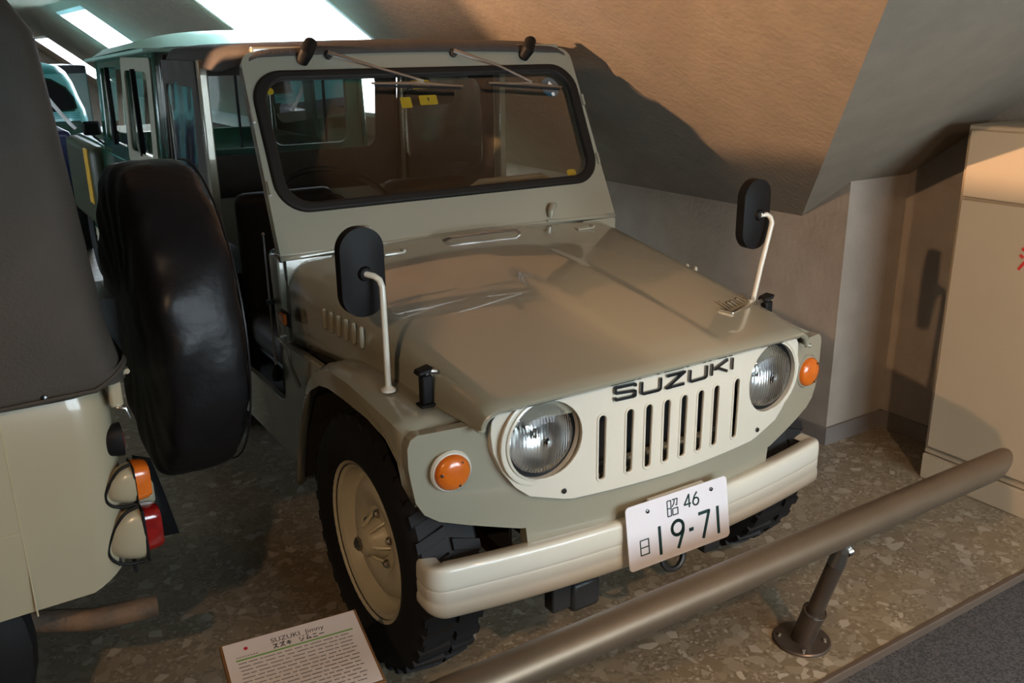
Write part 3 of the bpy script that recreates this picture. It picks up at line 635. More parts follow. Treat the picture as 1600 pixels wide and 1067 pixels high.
# wheels
def wheel(cx, cy, s, steer=0):
    c = Vector((cx, cy, .350)); ax = Vector((s, 0, 0))
    tyre = MB().lathe([(.205, .070), (.222, .082), (.25, .090), (.29, .090), (.32, .083), (.338, .070), (.341, .03), (.341, -.03), (.338, -.07), (.32, -.083), (.29, -.090), (.25, -.090), (.222, -.082), (.205, -.07)], c, ax, 56)
    n = 34
    for k in range(n):
        for sd in (-1, 1):
            a0 = 2*PI*(k+(.5 if sd > 0 else 0))/n; pts = []
            for rr, hw in ((.336, .55), (.351, .40)):
                for da, h in ((-.5, .006), (.5, .006), (.5+.3, .080), (-.5+.3, .080)):
                    a = a0+2*PI/n*(da*hw*1.0+.0)+ (0 if h < .01 else .04)
                    r2 = rr if h < .05 else rr-.010
                    pts.append((c.x+s*sd*h, c.y+r2*math.cos(a), c.z+r2*math.sin(a)))
            tyre.hexa(pts)
    t = tyre.build('tyre', 'rubber', J, True)
    rm = MB().lathe([(.206, .074), (.217, .078), (.219, .072), (.212, .066), (.198, .060), (.192, .03), (.186, .020), (.165, .022), (.155, .034), (.13, .045), (.10, .040), (.085, .028), (.078, .03), (.07, .030), (0, .030)], c, ax, 48)
    r_ = rm.build('rim', 'rimwhite', t, True, solid=.004)
    MB().lathe([(.055, .03), (.052, .045), (.042, .060), (.038, .082), (.026, .090), (0, .091)], c, ax, 24).build('hub', 'rimwhite', t, True)
    MB().lathe([(.018, .088), (.018, .100), (.012, .104), (0, .104)], c, ax, 6).build('hub_cap', 'steel', t)
    for k in range(5):
        a = 2*PI*k/5+.3; p = c+Vector((0, .07*math.cos(a), .07*math.sin(a)))
        MB().lathe([(.011, .028), (.011, .042), (.006, .048), (0, .048)], p, ax, 6).build('wheel_nut', 'steel', t)
    for k in range(6):
        a = 2*PI*k/6; d = Vector((0, math.cos(a), math.sin(a)))
        MB().tube([c+ax*.088+d*.018, c+ax*.058+d*.05, c+ax*.034+d*.066], [.005, .006, .004], 6).build('hub_rib', 'rimwhite', t, True)
    a = 2.35; d = Vector((0, math.cos(a), math.sin(a)))
    MB().tube([c+d*.188+ax*.024, c+d*.175+ax*.055], .004, 8).build('valve', 'chrome', t, True)
for s in (-1, 1):
    wheel(s*.560, .490, s); wheel(s*.560, 2.42, s)
# axles, springs, frame rails, shackles
MB().tube([(-.50, .49, .35), (.50, .49, .35)], .035, 12).lathe([(0, -.09), (.06, -.08), (.09, 0), (.06, .08), (0, .09)], (.12, .49, .35), (0, 1, 0), 16).build('front_axle', 'blackmetal', J, True)
MB().tube([(-.50, 2.42, .35), (.50, 2.42, .35)], .035, 12).build('rear_axle', 'blackmetal', J, True)
for s in (-1, 1):
    MB().box((s*.27-.025, .16, .40), (s*.27+.025, 2.9, .47)).build('chassis_rail', 'blackmetal', J)
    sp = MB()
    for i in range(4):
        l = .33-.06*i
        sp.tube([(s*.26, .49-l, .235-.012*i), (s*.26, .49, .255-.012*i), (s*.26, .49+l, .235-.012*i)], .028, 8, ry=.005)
    sp.build('leaf_spring', 'orangesteel', J)
    MB().box((s*.26-.03, .14, .20), (s*.26+.03, .18, .40)).build('spring_shackle', 'blackmetal', J, bevel=.005)
MB().box((-.39, .10, .45), (.39, .12, .60)).build('valance', 'paint', J)
MB().box((-.235, .13, .185), (-.145, .21, .27)).build('jack_point', 'blackmetal', J, bevel=.012)
MB().tube([(-.19, .17, .26), (-.19, .2, .40)], .02, 10).build('jack_stem', 'blackmetal', J, True)
# tow ring
tr = Vector((.07, .10, .272)); MB().tube([tr+Vector((.038*math.cos(a), 0.01*math.sin(a), .038*math.sin(a))) for a in [2*PI*k/24 for k in range(25)]], .008, 8, cap=False).build('tow_ring', 'blackmetal', J, True)
MB().box((.03, .09, .30), (.11, .13, .41)).build('tow_bracket', 'blackmetal', J, bevel=.004)
# mirrors on stalks
def fender_mirror(base, elbow, centre, lean):
    mr = MB().tube([base, Vector(base)+(Vector(elbow)-Vector(base))*.5, Vector(elbow)-Vector((0, 0, .02)), Vector(elbow)+Vector((lean*.004, .004, -.004)), Vector(elbow)+Vector((lean*.012, .012, .004)), centre], .0075, 12).build('fender_mirror', 'white', J, True)
    MB().lathe([(.018, 0), (.018, .005), (.010, .010), (.008, .014)], base, (0, 0, 1), 18).build('stalk_foot', 'white', mr, True)
    c = Vector(centre)
    hd = panel('mirror_head', 'black', rrect(-.054, .054, -.104, .104, .052, 10), [], .030, lambda u, v, q: (c.x+u, c.y+.012+q-.010*(1-(u/.054)**2)*(1-(v/.104)**2), c.z+v), mr, bevel=.012, seg=4, cuts=[-.04, -.02, 0, .02, .04], cutsv=[-.08, -.05, 0, .05, .08])
    panel('mirror_glass', 'mirror', rrect(-.047, .047, -.096, .096, .046, 10), [], .001, lambda u, v, q: (c.x+u, c.y+.0435-q, c.z+v), mr, smooth=False)
    MB().lathe([(.030, .016), (.026, .008), (.018, .004), (.014, -.006), (.008, -.008)], c, (0, 1, 0), 20).build('mirror_boss', 'black', mr, True)
fender_mirror((-.600, .372, .798), (-.602, .370, 1.070), (-.628, .400, 1.078), -1)
fender_mirror((.600, .372, .798), (.664, .372, 1.078), (.628, .388, 1.082), -1)
# rubber hood catches on the fenders
for s in (-1, 1):
    x, y = s*.552, .268
    k_ = MB().box((x-.022, y-.016, .785), (x+.022, y+.016, .792)).build('hood_catch', 'black', J, bevel=.002)
    MB().box((x-.016, y-.012, .790), (x+.012, y+.012, .860)).build('catch_strap', 'black', k_, bevel=.005)
    MB().hexa([(x-.026, y-.016, .862), (x+.004, y-.020, .868), (x+.004, y+.020, .868), (x-.026, y+.016, .862), (x-.024, y-.014, .874), (x+.012, y-.018, .880), (x+.012, y+.018, .880), (x-.024, y+.014, .874)]).build('catch_handle', 'black', k_, bevel=.004)
    MB().tube([(x, y, .856), (x-s*.004, y, .868), (x-s*.026, y, .862)], .006, 8).build('catch_hook', 'steel', k_, True)
# small side details: repeater lamp, handle, antenna
for s in (-1, 1):
    h = MB().box((min(s*.622, s*.630), .975, .805), (max(s*.622, s*.630), 1.04, .848)).build('side_repeater', 'black', J, bevel=.003)
    MB().box((min(s*.628, s*.640), .985, .811), (max(s*.628, s*.640), 1.03, .842)).build('lens', 'amber', h, bevel=.004)
    MB().tube([(s*.62, 1.03, .765), (s*.645, 1.03, .765), (s*.650, 1.0, .765), (s*.650, .93, .755), (s*.648, .925, .70), (s*.63, .925, .64)], .006, 8).build('side_handle', 'paint', J, True)
an = MB().tube([(-.634, 1.115, .63), (-.636, 1.112, 1.055)], [.004, .003], 8).lathe([(0, .006), (.006, 0), (0, -.006)], (-.636, 1.112, 1.056), (0, 0, 1), 8).build('antenna', 'steel', J, True)
MB().lathe([(.016, -.02), (.018, 0), (.012, .02), (.006, .03)], (-.634, 1.115, .625), (0, 0, 1), 12).build('antenna_base', 'black', an, True)
MB().box((-.645, 1.105, .845), (-.615, 1.12, .858)).build('antenna_clip', 'black', an)

# ------------------------------------------------------------------ cream pick-up jeep on the left, rear towards the khaki jeep
K = thing('cream_jeep', 'cream jeep with dark brown canvas top seen from its rear corner at the left edge', 'jeep', (-2.3, 1.05, 0))
YS, XR = .42, -1.185            # left side plane, rear plane
# tub: plan outline with rounded rear corner, lofted in z
def tub_ring(z, inset=0):
    r = .085; pts = [(-3.2, YS+inset)]
    for k in range(9):
        a = -PI/2+PI/2*k/8; pts.append((XR-r-inset+r*math.cos(a), YS+r+inset+r*math.sin(a)))
    for k in range(9):
        a = PI/2*k/8; pts.append((XR-r-inset+r*math.cos(a), 1.68-r-inset+r*math.sin(a)))
    pts.append((-3.2, 1.68-inset)); return [(x, y, z) for x, y in pts]
def low(x):                      # lower edge sweeps up at the rear corner
    d = XR-x; return .425 if d > .30 else .425+.085*(1-d/.30)**2
rows = []
for k, zz in enumerate([0, .25, .5, .75, .93, 1.0]):
    ring = tub_ring(0, .010 if k == 0 else (0.006 if k == 5 else 0)); rows.append([(x, y, low(x)+(.905-low(x))*zz) for x, y, z in ring])
ring = tub_ring(.90, .03); rows.append([(x, y, .90) for x, y, z in ring])
kb = MB().grid(rows).build('tub', 'cream', K, True)
MB().box((-3.2, YS+.03, .50), (XR-.03, 1.65, .53)).build('floor_pan', 'dark', K)
# seams of the side panel
MB().box((-1.393, YS-.0012, .455), (-1.390, YS+.002, .895)).build('panel_seam', 'seam', kb)
MB().box((-3.2, YS-.0012, .648), (-1.393, YS+.002, .651)).build('panel_seam', 'seam', kb)
# canvas top
def can_ring(z):
    t = (z-.90)/.78; r = .07; xr = XR+.022-.055*t+(.015 if t < .08 else 0); ins = -.014+.05*t*t
    if z > 1.60: e = (z-1.60)/.115; ins += .10*e*e; xr -= .10*e*e
    pts = [(-3.2, YS+ins)]
    for k in range(9):
        a = -PI/2+PI/2*k/8; pts.append((xr-r+r*math.cos(a), YS+ins+r+r*math.sin(a)))
    for k in range(9):
        a = PI/2*k/8; pts.append((xr-r+r*math.cos(a), 1.68-ins-r+r*math.sin(a)))
    pts.append((-3.2, 1.68-ins)); return pts
rows = []
for z in (.875, .895, .93, 1.05, 1.2, 1.35, 1.5, 1.60, 1.665, 1.712):
    R = []
    for i, (x, y) in enumerate(can_ring(z)):
        lift = .055*max(0, 1-(XR-x)/.22)**2 if z < .91 and x > XR-.22 else 0
        wob = .004*math.sin(x*31+z*9+y*17) if .9 < z < 1.6 else 0
        R.append((x, y+wob, z+lift))
    rows.append(R)
rows.append([(x, 1.05+(y-1.05)*.5, 1.722) for x, y in can_ring(1.712)]); rows.append([(x, 1.05, 1.724) for x, y in can_ring(1.712)])
cn = MB().grid(rows).build('canvas_top', 'canvas2', K, True, solid=.006)
MB().tube([(x, y-.003 if y < 1 else y+.003, .882+(.055*max(0, 1-(XR-x)/.22)**2 if x > XR-.22 else 0)) for x, y in can_ring(.90)], .005, 6).build('canvas_hem', 'canvas2', cn, True)
MB().lathe([(.007, 0), (.006, .004), (0, .005)], (-1.31, YS-.014, .925), (0, -1, 0), 10).build('canvas_stud', 'darkchrome', cn, True)
# quarter window frame in the canvas (yellowish edge at the frame border)
panel('canvas_window', 'vinyl', rrect(-1.95, -1.44, 1.08, 1.45, .08), [], .002, lambda u, v, q: (u, YS+.010-q, v), cn)
# tail lamps: teardrop housings on the rear corner
def tail_lamp(name, x0, x1, yc, zc, hz_, hy, hm, lm, seal=True):
    prof = [(0.0, .12), (.10, .42), (.28, .68), (.5, .86), (.75, .97), (1.0, 1.0)]
    n = 24; rows = []
    for f, sc_ in prof:
        rows.append([(x0+(x1-x0)*f, yc+hy*sc_*math.copysign(abs(math.cos(2*PI*k/n))**.8, math.cos(2*PI*k/n)), zc-hz_*.28*(1-sc_)+hz_*sc_*math.copysign(abs(math.sin(2*PI*k/n))**.8, math.sin(2*PI*k/n))) for k in range(n+1)])
    h = MB().grid(rows).add(rows[-1][:n], [tuple(range(n))]).build(name, hm, K, True)
    if seal: MB().tube([(x0+.004+(x1-x0)*.02+(0 if z < zc else (z-zc)/hz_*(x1-x0)*.62), y-.002, z) for x, y, z in [(0, yc-hy*.25+hy*.2*math.cos(2*PI*k/24), zc+hz_*1.04*math.sin(2*PI*k/24)) for k in range(12, 25)][:1]]+[(x1, yc-hy*.6, zc-hz_), (x1, yc-hy*.6, zc+hz_)], .003, 6).build('gasket', 'black', h, True)
    return h
def lens(h, m, x0, x1, yc, zc, hz_, hy):
    n = 24; rows = []
    for f, sc_ in ((0, .98), (.7, .93), (1, .82)):
        rows.append([(x0+(x1-x0)*f, yc+hy*sc_*math.copysign(abs(math.cos(2*PI*k/n))**.5, math.cos(2*PI*k/n)), zc+hz_*sc_*math.copysign(abs(math.sin(2*PI*k/n))**.5, math.sin(2*PI*k/n))) for k in range(n+1)])
    return MB().grid(rows).add(rows[-1][:n], [tuple(range(n))]).build('lens', m, h, True)
h = tail_lamp('reflector_lamp', -1.226, -1.176, .465, .785, .036, .028, 'black', None, False); lens(h, 'red', -1.176, -1.173, .465, .785, .024, .018)
h = tail_lamp('rear_turn_lamp', -1.228, -1.170, .448, .690, .043, .036, 'cream', None, False)
MB().box((-1.172, .414, .648), (-1.168, .482, .733)).build('gasket', 'black', h, bevel=.002)
lens(h, 'amber', -1.168, -1.138, .448, .692, .042, .036)
h = tail_lamp('rear_brake_lamp', -1.240, -1.166, .448, .572, .062, .038, 'cream', None, False)
MB().box((-1.168, .410, .512), (-1.162, .486, .634)).build('gasket', 'black', h, bevel=.002)
lens(h, 'red', -1.162, -1.128, .448, .578, .052, .036)
def chaikin(P, it=3):
    for _ in range(it):
        Q = [P[0]]
        for (ax, az), (bx, bz) in zip(P[:-1], P[1:]): Q += [(ax*.75+bx*.25, az*.75+bz*.25), (ax*.25+bx*.75, az*.25+bz*.75)]
        P = Q+[P[-1]]
    return P
# black outline gaskets where the housings meet the tub
for zc, hz_, x0, x1 in ((.690, .047, -1.232, -1.172), (.572, .066, -1.244, -1.168)):
    P = chaikin([(x1, zc+hz_), (x1-(x1-x0)*.45, zc+hz_*.86), (x0+(x1-x0)*.2, zc+hz_*.2), (x0, zc-hz_*.35), (x0+(x1-x0)*.18, zc-hz_*.82), (x1-(x1-x0)*.45, zc-hz_), (x1, zc-hz_)])
    MB().tube([(x, .432, z) for x, z in P], .0035, 6).build('lamp_gasket', 'black', K, True)
# tailgate hinge hooks, mud flap, exhaust
hk = MB().box((-1.192, .428, .868), (-1.166, .458, .925)).build('tailgate_hook', 'cream', K, bevel=.006)
MB().tube([(-1.18, .43, .868), (-1.165, .425, .865), (-1.158, .43, .84)], .004, 8).build('hook_wire', 'chrome', hk, True)
MB().tube([(-1.185, .440, .925), (-1.150, .448, .938)], .006, 8).tube([(-1.15, .44, .938), (-1.15, .46, .938)], .006, 8).build('hook_pin', 'cream', hk, True)
MB().grid([[(-1.155, .52, .72), (-1.118, .53, .70)], [(-1.15, .51, .62), (-1.098, .52, .60)], [(-1.150, .50, .52), (-1.082, .51, .51)]]).build('mud_flap', 'black', K, True, solid=.006)
MB().box((-1.165, .475, .615), (-1.125, .500, .665)).build('lamp_bracket', 'cream', K, bevel=.006)
MB().tube([(-1.62, .62, .385), (-1.45, .60, .36), (-1.36, .58, .338), (-1.28, .555, .326), (-1.145, .540, .322)], .026, 18, cap=False).build('exhaust_pipe', 'rust', K, True, solid=.003)
MB().box((-1.192, .455, .47), (-1.186, .475, .55)).build('rear_bracket', 'black', K)
# spare wheel in a black cover
sp = thing('covered_spare_wheel', 'spare wheel in a wrinkled black cover behind the cream jeep', 'spare wheel', (-1.0, .84, .93)); bpy.data.objects.remove(sp)
sc = Vector((-1.00, .84, .935)); n = 72; rows = []
prof = [(0, -.070), (.20, -.072), (.30, -.076), (.352, -.072), (.378, -.060), (.386, -.035), (.386, 0), (.384, .05), (.377, .095), (.352, .117), (.30, .124), (.20, .126), (0, .126)]
for r, hx in prof:
    R = []
    for k in range(n+1):
        a = 2*PI*k/n
        wr = .0075*math.sin(a*23+hx*40+2*math.sin(a*3))*(1 if .3 < r and hx < -.02 else .25)+.006*math.sin(a*7+1.3+hx*14)
        sag = 0.012*max(0, -math.sin(a))*(1 if r > .3 else 0)
        R.append((sc.x+hx+(.004*math.sin(a*15) if r > .29 else 0), sc.y+(r+wr*(r > .25))*math.cos(a), sc.z+(r+wr*(r > .25))*math.sin(a)-sag))
    rows.append(R)
cv = MB().grid(rows).build('spare_wheel_cover', 'cover', K, True, subd=1)
MB().tube([(sc.x+.108, sc.y+0.3775*math.cos(2*PI*k/48), sc.z+0.3775*math.sin(2*PI*k/48)-.012*max(0, -math.sin(2*PI*k/48))) for k in range(49)], .0028, 6, cap=False).build('cover_seam', 'cover', cv, True)
MB().box((-1.19, .74, .84), (-1.11, .94, 1.02)).build('spare_carrier', 'blackmetal', K)
# jeep wheels (mostly out of view) keep it on the floor
def plain_wheel(parent, c, ax, r=.35, w_=.09, n=36):
    t = MB().lathe([(.0, .03), (.2, .03), (.205, w_*.8), (.25, w_), (.30, w_), (r-.012, w_*.8), (r, w_*.4), (r, -w_*.4), (r-.012, -w_*.8), (.30, -w_), (.205, -w_*.8), (.2, -.03), (0, -.03)], c, ax, n).build('tyre', 'rubber', parent, True)
    MB().lathe([(.21, w_*.8), (.2, .05), (.12, .06), (.06, .045), (.04, .07), (0, .075)], c, ax, 28).build('rim', 'rimwhite', t, True)
plain_wheel(K, (-1.75, .56, .35), (0, -1, 0)); plain_wheel(K, (-1.75, 1.54, .35), (0, 1, 0)); plain_wheel(K, (-3.0, .56, .35), (0, -1, 0)); plain_wheel(K, (-3.0, 1.54, .35), (0, 1, 0))
MB().box((-3.25, YS+.02, .44), (-3.19, 1.66, 1.69)).build('cab_front', 'canvas2', K)

# ------------------------------------------------------------------ barrier rail
B_ = thing('barrier_rail', 'bronze tubular barrier rail on a tilted post in front of the jeep', 'barrier rail', (.38, -.097, 0))
RY, RZ, RR = -.215, .408, .040
rows = []
for x, dz in ((-1.6, 0), (-.5, 0), (.6, 0), (1.0, 0)):
    rows.append([(x+(.055*math.sin(2*PI*k/28) if x > .9 else 0), RY+RR*math.cos(2*PI*k/28), RZ+RR*math.sin(2*PI*k/28)) for k in range(29)])
hr = MB().grid(rows).add(rows[-1][:28], [tuple(range(28))]).build('handrail', 'rail', B_, True)
p0 = Vector((.38, -.097, 0)); p1 = Vector((.38, -.200, .352)); d = (p1-p0).normalized()
fl = MB().lathe([(0, 0), (.078, 0), (.078, .005), (.075, .008), (0, .008)], p0, (0, 0, 1), 36).build('base_flange', 'post', B_, True)
for k in range(4):
    a = PI/4+PI/2*k; MB().lathe([(.006, .008), (.006, .011), (.003, .013), (0, .013)], p0+Vector((.06*math.cos(a), .06*math.sin(a), 0)), (0, 0, 1), 10).build('screw', 'chrome', fl, True)
MB().tube([p0+d*.004, p0+d*.115], .031, 24).build('post_sleeve', 'post', B_, True)
MB().lathe([(.0315, 0), (.033, .003), (.0315, .006)], p0+d*.112, d, 24).build('sleeve_collar', 'steel', B_, True)
MB().tube([p0+d*.10, p0+d*.30], .0225, 24).build('post', 'post', B_, True)
sd = MB().tube([p0+d*.295, p0+d*.345], [.0235, .018], 20).build('saddle', 'steel', B_, True)
MB().lathe([(.014, -.006), (.014, .006), (0, .008)], p0+d*.325+Vector((0.02, -.01, .01)), (1, -.3, .2), 14).build('saddle_bolt', 'chrome', sd, True)
MB().hexa([tuple(p0+d*.335+Vector(q)) for q in ((-.014, -.012, 0), (.014, -.012, 0), (.014, .012, 0), (-.014, .012, 0), (-.03, -.018, .028), (.03, -.018, .028), (.03, .006, .034), (-.03, .006, .034))]).build('saddle_plate', 'steel', sd, bevel=.003)

# ------------------------------------------------------------------ cabinet
C = thing('cabinet', 'tall cream steel cabinet with red lettering against the right wall', 'cabinet', (1.68, -.3, 0))
CX, CY = 1.53, .335; CX2 = XC-.005; CT = 1.30
MB().box((CX+.014, -1.0, .10), (CX2, CY, CT)).build('body', 'cab', C, bevel=.006)
MB().box((CX+.006, -1.0, 0), (CX2, CY+.0, .098)).build('plinth', 'cab', C, bevel=.004)
for z0, z1, nm in ((1.062, 1.285, 'upper_door'), (.135, 1.054, 'lower_door')):
    for y0, y1 in ((-.33, CY-.018), (-.985, -.336)):
        dd = MB().box((CX-.004, y0, z0), (CX+.014, y1, z1)).build(nm, 'cab', C, bevel=.004)
        MB().box((CX-.016, (y0 if y0 < -.5 else y0)+.03, (z0+z1)/2-.03), (CX-.004, y0+.05, (z0+z1)/2+.03)).build('door_pull', 'darkchrome', dd, bevel=.002)
kj = [[(.05, .95), (.2, .85)], [(0, .65), (.15, .55)], [(.02, 0), (.25, .38)], [(.65, 1), (.65, .68)], [(.42, .92), (.50, .74)], [(.92, .92), (.82, .74)], [(.42, 0), (.42, .66), (.92, .66), (.92, .02), (.82, .02)], [(.42, .45), (.92, .45)], [(.42, .24), (.92, .24)]]
strokes('red_character', 'cabred', [[(a*.075, c_*.075) for a, c_ in p] for p in kj], .009, lambda u, v, q: (CX-.0045+q, .088-u, .852+v), C, .001)

# ------------------------------------------------------------------ display sign
Sg = thing('display_sign', 'small white information sign with green line on a low wooden stand', 'sign', (-.93, .18, 0))
TLp, TRp = Vector((-1.061, .304, .318)), Vector((-.766, .271, .318)); ux = (TRp-TLp).normalized(); dn = Vector((-.112, -.973, -.20)).normalized(); dn = (dn-ux*dn.dot(ux)).normalized(); nn = ux.cross(-dn)
if nn.z < 0: nn = -nn
W_, H_ = (TRp-TLp).length, .215
sg = lambda u, v, q: tuple(TLp+ux*u+dn*v-nn*q)
bd = panel('board', 'wood', [(-.006, -.004), (W_+.006, -.004), (W_+.006, H_+.006), (-.006, H_+.006)], [], .016, lambda u, v, q: sg(u, v, q+.0015), Sg, bevel=.001)
pp = panel('sheet', 'paper', [(0, 0), (W_, 0), (W_, H_), (0, H_)], [], .0014, sg, Sg, smooth=False)
top = lambda u, v, q: sg(u, v, q-.0004)
text_obj('title', 'ink', 'SUZUKI  Jimny', .0185, lambda u, v, q: sg(u+.160, .024-v, -.0003), pp, 0, sx=1.05)
kat = {'su': [[(.05, .9), (.85, .9), (.1, 0)], [(.5, .42), (.95, 0)]], 'ki': [[(.1, .72), (.9, .8)], [(.0, .38), (.98, .46)], [(.42, 1), (.58, 0)]], 'ji': [[(.05, .9), (.25, .78)], [(.0, .6), (.2, .48)], [(.1, .02), (.5, .15), (.85, .65)]],
       'mu': [[(.5, 1), (.1, .12), (.9, .2)], [(.68, .48), (.98, 0)]], 'ni': [[(.15, .78), (.85, .78)], [(0, .12), (1, .12)]], 'bar': [[(0, .48), (1, .48)]], 'dots': [[(.78, 1.1), (.86, .96)], [(.92, 1.14), (1.0, 1.0)]]}
P = []; x = .102
for ch in ('su', 'su*', 'ki', ' ', 'ji*', 'mu', 'ni', 'bar'):
    if ch == ' ': x += .014; continue
    for pl_ in kat[ch.strip('*')]+(kat['dots'] if '*' in ch else []): P.append([(x+a*.0115, .0475-c_*.0125) for a, c_ in pl_])
    x += .0148
strokes('title_kana', 'ink', P, .0022, top, pp, .0003)
panel('red_dot', 'redink', circ(.046, .024, .0045, 16), [], .0004, top, pp, smooth=False)
panel('green_rule', 'greenink', [(.020, .052), (W_-.018, .052), (W_-.018, .0555), (.020, .0555)], [], .0004, top, pp, smooth=False)
random.seed(3); P = []
for r_ in range(14):
    y = .064+r_*.0105; x = .022+random.random()*.004
    while x < W_-.03:
        l = .006+random.random()*.022; P.append([(x, y), (min(x+l, W_-.024), y)]); x += l+.002+random.random()*.004
P += [[(.022+k*.006, .046), (.026+k*.006, .046)] for k in range(8)]
o = strokes('fine_print', 'greyink', P, .0024, top, pp, .0002); o['kind'] = 'stuff'
pt_ = sg(W_/2, H_/2, .018)
MB().tube([(pt_[0], pt_[1], 0.012), pt_], .014, 12).build('stand_post', 'wood', Sg, True)
MB().box((pt_[0]-.09, pt_[1]-.07, 0), (pt_[0]+.09, pt_[1]+.07, .014)).build('stand_foot', 'wood', Sg, bevel=.003)

# ------------------------------------------------------------------ dark green wagon behind the jeep
G = thing('green_wagon', 'dark green wagon with pale mint roof parked behind the khaki jeep', 'wagon', (.1, 4.4, 0))
GX0, GX1, GY0, GY1, GZ0, GZ1, GR = -.47, .60, 3.14, 4.75, .34, 1.00, 1.565
MB().box((GX0, GY0, GZ0), (GX1, GY1+1.25, GZ1)).build('body', 'wgreen', G, bevel=.03, seg=3)
ins = .02
o = panel('rear_wall', 'wgreen', [(GX0, GZ1-.02), (GX1, GZ1-.02), (GX1-.03, GR), (GX0+.015, GR)], [rrect(-.36, .04, 1.10, 1.48, .05), rrect(.09, .49, 1.10, 1.48, .05)], .03, lambda u, v, q: (u, GY0+.01+q, v), G, bevel=.006)
for a, c_ in ((-.37, .05), (.08, .50)):
    g = panel('window_pane', 'glassclear', rrect(a, c_, 1.09, 1.49, .05), [], 0, lambda u, v, q: (u, GY0+.025, v), o, smooth=False)
    MB().box(((a+c_)/2+.08, GY0+.015, 1.10), ((a+c_)/2+.09, GY0+.03, 1.48)).build('window_bar', 'black', o)
panel('front_wall', 'wgreen', [(GX0, GZ1-.02), (GX1, GZ1-.02), (GX1-.03, GR-.05), (GX0+.015, GR-.05)], [rrect(-.40, .52, 1.08, 1.46, .06)], .03, lambda u, v, q: (u, GY1-.03+q, v), G, bevel=.006)
for s, xx in ((-1, GX0), (1, GX1)):
    o = panel('side_wall', 'wgreen', [(GY0, GZ1-.02), (GY1, GZ1-.02), (GY1, GR-.055), (GY0, GR)], [rrect(3.30, 3.84, 1.06, 1.47, .04), rrect(3.98, 4.62, 1.06, 1.47, .04)], .03, lambda u, v, q: (xx-s*q*.9-s*.02*(v-1)/.56, u, v), G, bevel=.006)
    panel('window_frame', 'wcream', rrect(3.20, 3.92, 1.00, 1.535, .03), [rrect(3.30, 3.84, 1.06, 1.47, .04)], .008, lambda u, v, q: (xx+s*.008-s*q-s*.02*(v-1)/.56, u, v), o, bevel=.002)
    for a, c_ in ((3.29, 3.85), (3.97, 4.63)):
        panel('window_pane', 'glass', rrect(a, c_, 1.05, 1.48, .04), [], 0, lambda u, v, q: (xx-s*.015-s*.02*(v-1)/.56, u, v), o, smooth=False)
        MB().box((xx-.012, (a+c_)/2-.012, 1.05), (xx+.012, (a+c_)/2+.012, 1.48)).build('window_bar', 'black', o)
# rounded roof
rows = []
rdrop = lambda y: -.055*max(0, (y-GY0-.2)/1.45)
for k in range(13):
    u = k/12; y = GY0-.05+(GY1-GY0+.10)*u; e = min(u, 1-u)*12; ee = min(1, e/2.2)
    R = []
    for j in range(17):
        t = -1+2*j/16; hw = (GX1-GX0)/2+.035
        R.append(((GX0+GX1)/2+hw*t*(.90+.10*(1-(1-ee)**2)), y+(.0), GR+.012+rdrop(y)+.085*(1-abs(t)**2.6)**.55*(.12+.88*(1-(1-ee)**2))))
    rows.append(R)
rf = MB().grid(rows).build('roof', 'mint', G, True)
MB().hexa([(GX0-.035, GY0-.05, GR-.004), (GX1+.03, GY0-.05, GR-.004), (GX1+.03, GY1+.05, GR-.06), (GX0-.035, GY1+.05, GR-.06), (GX0-.035, GY0-.05, GR+.014), (GX1+.03, GY0-.05, GR+.014), (GX1+.03, GY1+.05, GR-.042), (GX0-.035, GY1+.05, GR-.042)]).build('roof_gutter', 'mint', rf, bevel=.005)
# nose beyond the cab, fender, mirror, stripe
MB().box((GX0+.08, GY1, .90), (GX1-.08, GY1+1.22, 1.04)).build('hood', 'olive', G, bevel=.03, seg=3)
MB().box((GX0-.07, GY1+.1, .45), (GX0+.10, GY1+1.25, .99)).build('fender', 'olive', G, bevel=.05, seg=3)
MB().box((GX0-.078, GY1+.22, .62), (GX0-.066, GY1+.36, .97)).build('yellow_band', 'yellow', G, bevel=.003)
m_ = MB().tube([(GX0, GY1+.0, 1.02), (GX0-.04, GY1+.06, 1.06), (GX0-.05, GY1+.07, 1.10)], .008, 8).build('door_mirror', 'black', G, True)
MB().box((GX0-.10, GY1+.05, 1.07), (GX0+.005, GY1+.08, 1.155)).build('mirror_head', 'black', m_, bevel=.02)
for y in (3.55, 5.45):
    for s, xx in ((-1, GX0+.06), (1, GX1-.06)): plain_wheel(G, (xx, y, .34), (s, 0, 0), .34)

# ------------------------------------------------------------------ turquoise van far behind
V = thing('turquoise_van', 'turquoise van with teal roof at the far left', 'van', (-.85, 9.3, 0))
VX0, VX1, VY0, VY1 = -1.55, -.08, 8.0, 11.0
prof = [(.35, .0), (.55, -.01), (.95, -.02), (1.05, -.01), (1.15, .02), (1.30, .055), (1.38, .09)]
def van_ring(z, i_):
    r = .16; x0, x1, y0, y1 = VX0+i_, VX1-i_, VY0+i_*1.4, VY1-i_
    return [(x, y, z) for x, y in rrect(x0, x1, y0, y1, r, 5)]+[(x1, y1-r, z)]
rows = [van_ring(z, i_) for z, i_ in prof]
vb = MB().grid(rows).build('body', 'turq', V, True)
rows = [van_ring(z, i_) for z, i_ in ((1.375, .085), (1.40, .10), (1.44, .14), (1.475, .26), (1.485, .45))]
MB().grid(rows).add(rows[-1], [tuple(range(len(rows[-1])))]).build('roof', 'teal', V, True)
fy = lambda z: VY0+.028+(z-1.15)*(.34 if z > 1.15 else .42)
o = panel('front_window', 'black', [(-.72, 1.06), (-.20, 1.06), (-.17, 1.08), (-.18, 1.16), (-.23, 1.25), (-.33, 1.32), (-.45, 1.345), (-.72, 1.35)], [], .02, lambda u, v, q: (u, fy(v)-.010+q, v), V, bevel=.004)
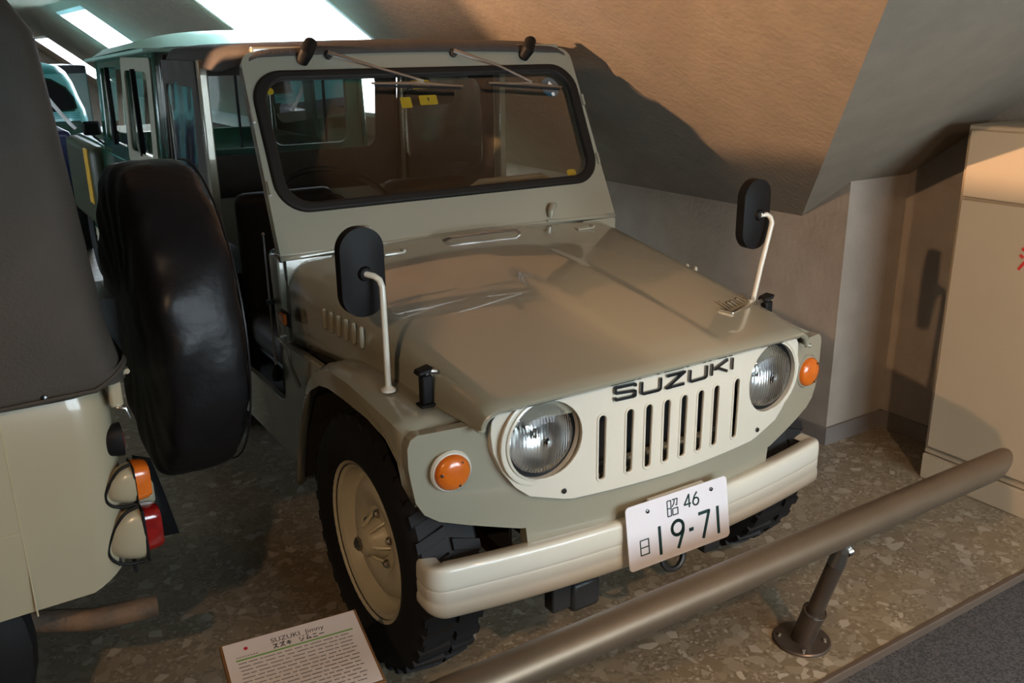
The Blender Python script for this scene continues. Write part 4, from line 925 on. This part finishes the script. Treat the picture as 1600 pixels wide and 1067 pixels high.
panel('window_frame', 'wgreen', [(-.74, 1.045), (-.19, 1.045), (-.155, 1.075), (-.165, 1.165), (-.22, 1.26), (-.33, 1.335), (-.45, 1.36), (-.74, 1.365)], [[(-.72, 1.06), (-.20, 1.06), (-.17, 1.08), (-.18, 1.16), (-.23, 1.25), (-.33, 1.32), (-.45, 1.345), (-.72, 1.35)]], .02, lambda u, v, q: (u, fy(v)-.016+q, v), o)
for k in range(3): MB().box((-.75, VY0-.03, .985+k*.02), (-.14, VY0-.0, .994+k*.02)).build('trim_strip', 'teal', V)
MB().box((-.60, VY0-.035, .83), (-.14, VY0-.005, .96)).build('green_panel', 'wgreen', V, bevel=.01); MB().box((-.60, VY0-.035, .50), (-.13, VY0-.005, .79)).build('green_panel', 'wgreen', V, bevel=.01)
MB().box((-1.5, VY0-.06, .40), (-.14, VY0+.0, .47)).build('bumper', 'chrome', V, bevel=.015)
for y in (8.6, 10.4):
    for s, xx in ((-1, VX0+.1), (1, VX1-.12)): plain_wheel(V, (xx, y, .31), (s, 0, 0), .31)

# dark jeep with a tilted windscreen frame beside it
N = thing('navy_jeep', 'dark navy jeep with a folded white windscreen frame beside the turquoise van', 'jeep', (-.75, 7.0, 0))
MB().box((-1.15, 6.55, .40), (-.42, 7.55, .98)).build('body', 'navy', N, bevel=.04)
MB().tube([(-.56, 6.9, 1.30), (-.50, 6.9, 1.20), (-.41, 6.9, 1.06), (-.34, 6.9, .965)], .016, 10).build('windscreen_frame', 'frame', N, True)
for k in range(4): MB().box((-.44, 6.52, .70+k*.06), (-.40, 6.58, .72+k*.06)).build('grille_bar', 'chrome', N)
MB().box((-1.15, 6.50, .36), (-.38, 6.56, .44)).build('bumper', 'blackmetal', N, bevel=.01)
for y in (6.75, 7.4):
    for s, xx in ((-1, -1.1), (1, -.47)): plain_wheel(N, (xx, y, .30), (s, 0, 0), .30)
# grey box van at the far end
D = thing('grey_box_van', 'grey green box van at the far end behind the turquoise van', 'van', (.1, 12.9, 0))
MB().box((-.6, 12.0, .45), (.56, 14.0, 1.40)).build('cargo_box', 'boxgrey', D, bevel=.02)
MB().box((-.58, 11.985, 1.30), (.54, 12.0, 1.39)).build('header_panel', 'black', D)
for x in (-.02, ): MB().box((x-.008, 11.985, .5), (x+.008, 12.0, 1.29)).build('door_gap', 'black', D)
for y in (12.4, 13.6):
    for s, xx in ((-1, -.5), (1, .46)): plain_wheel(D, (xx, y, .32), (s, 0, 0), .32)
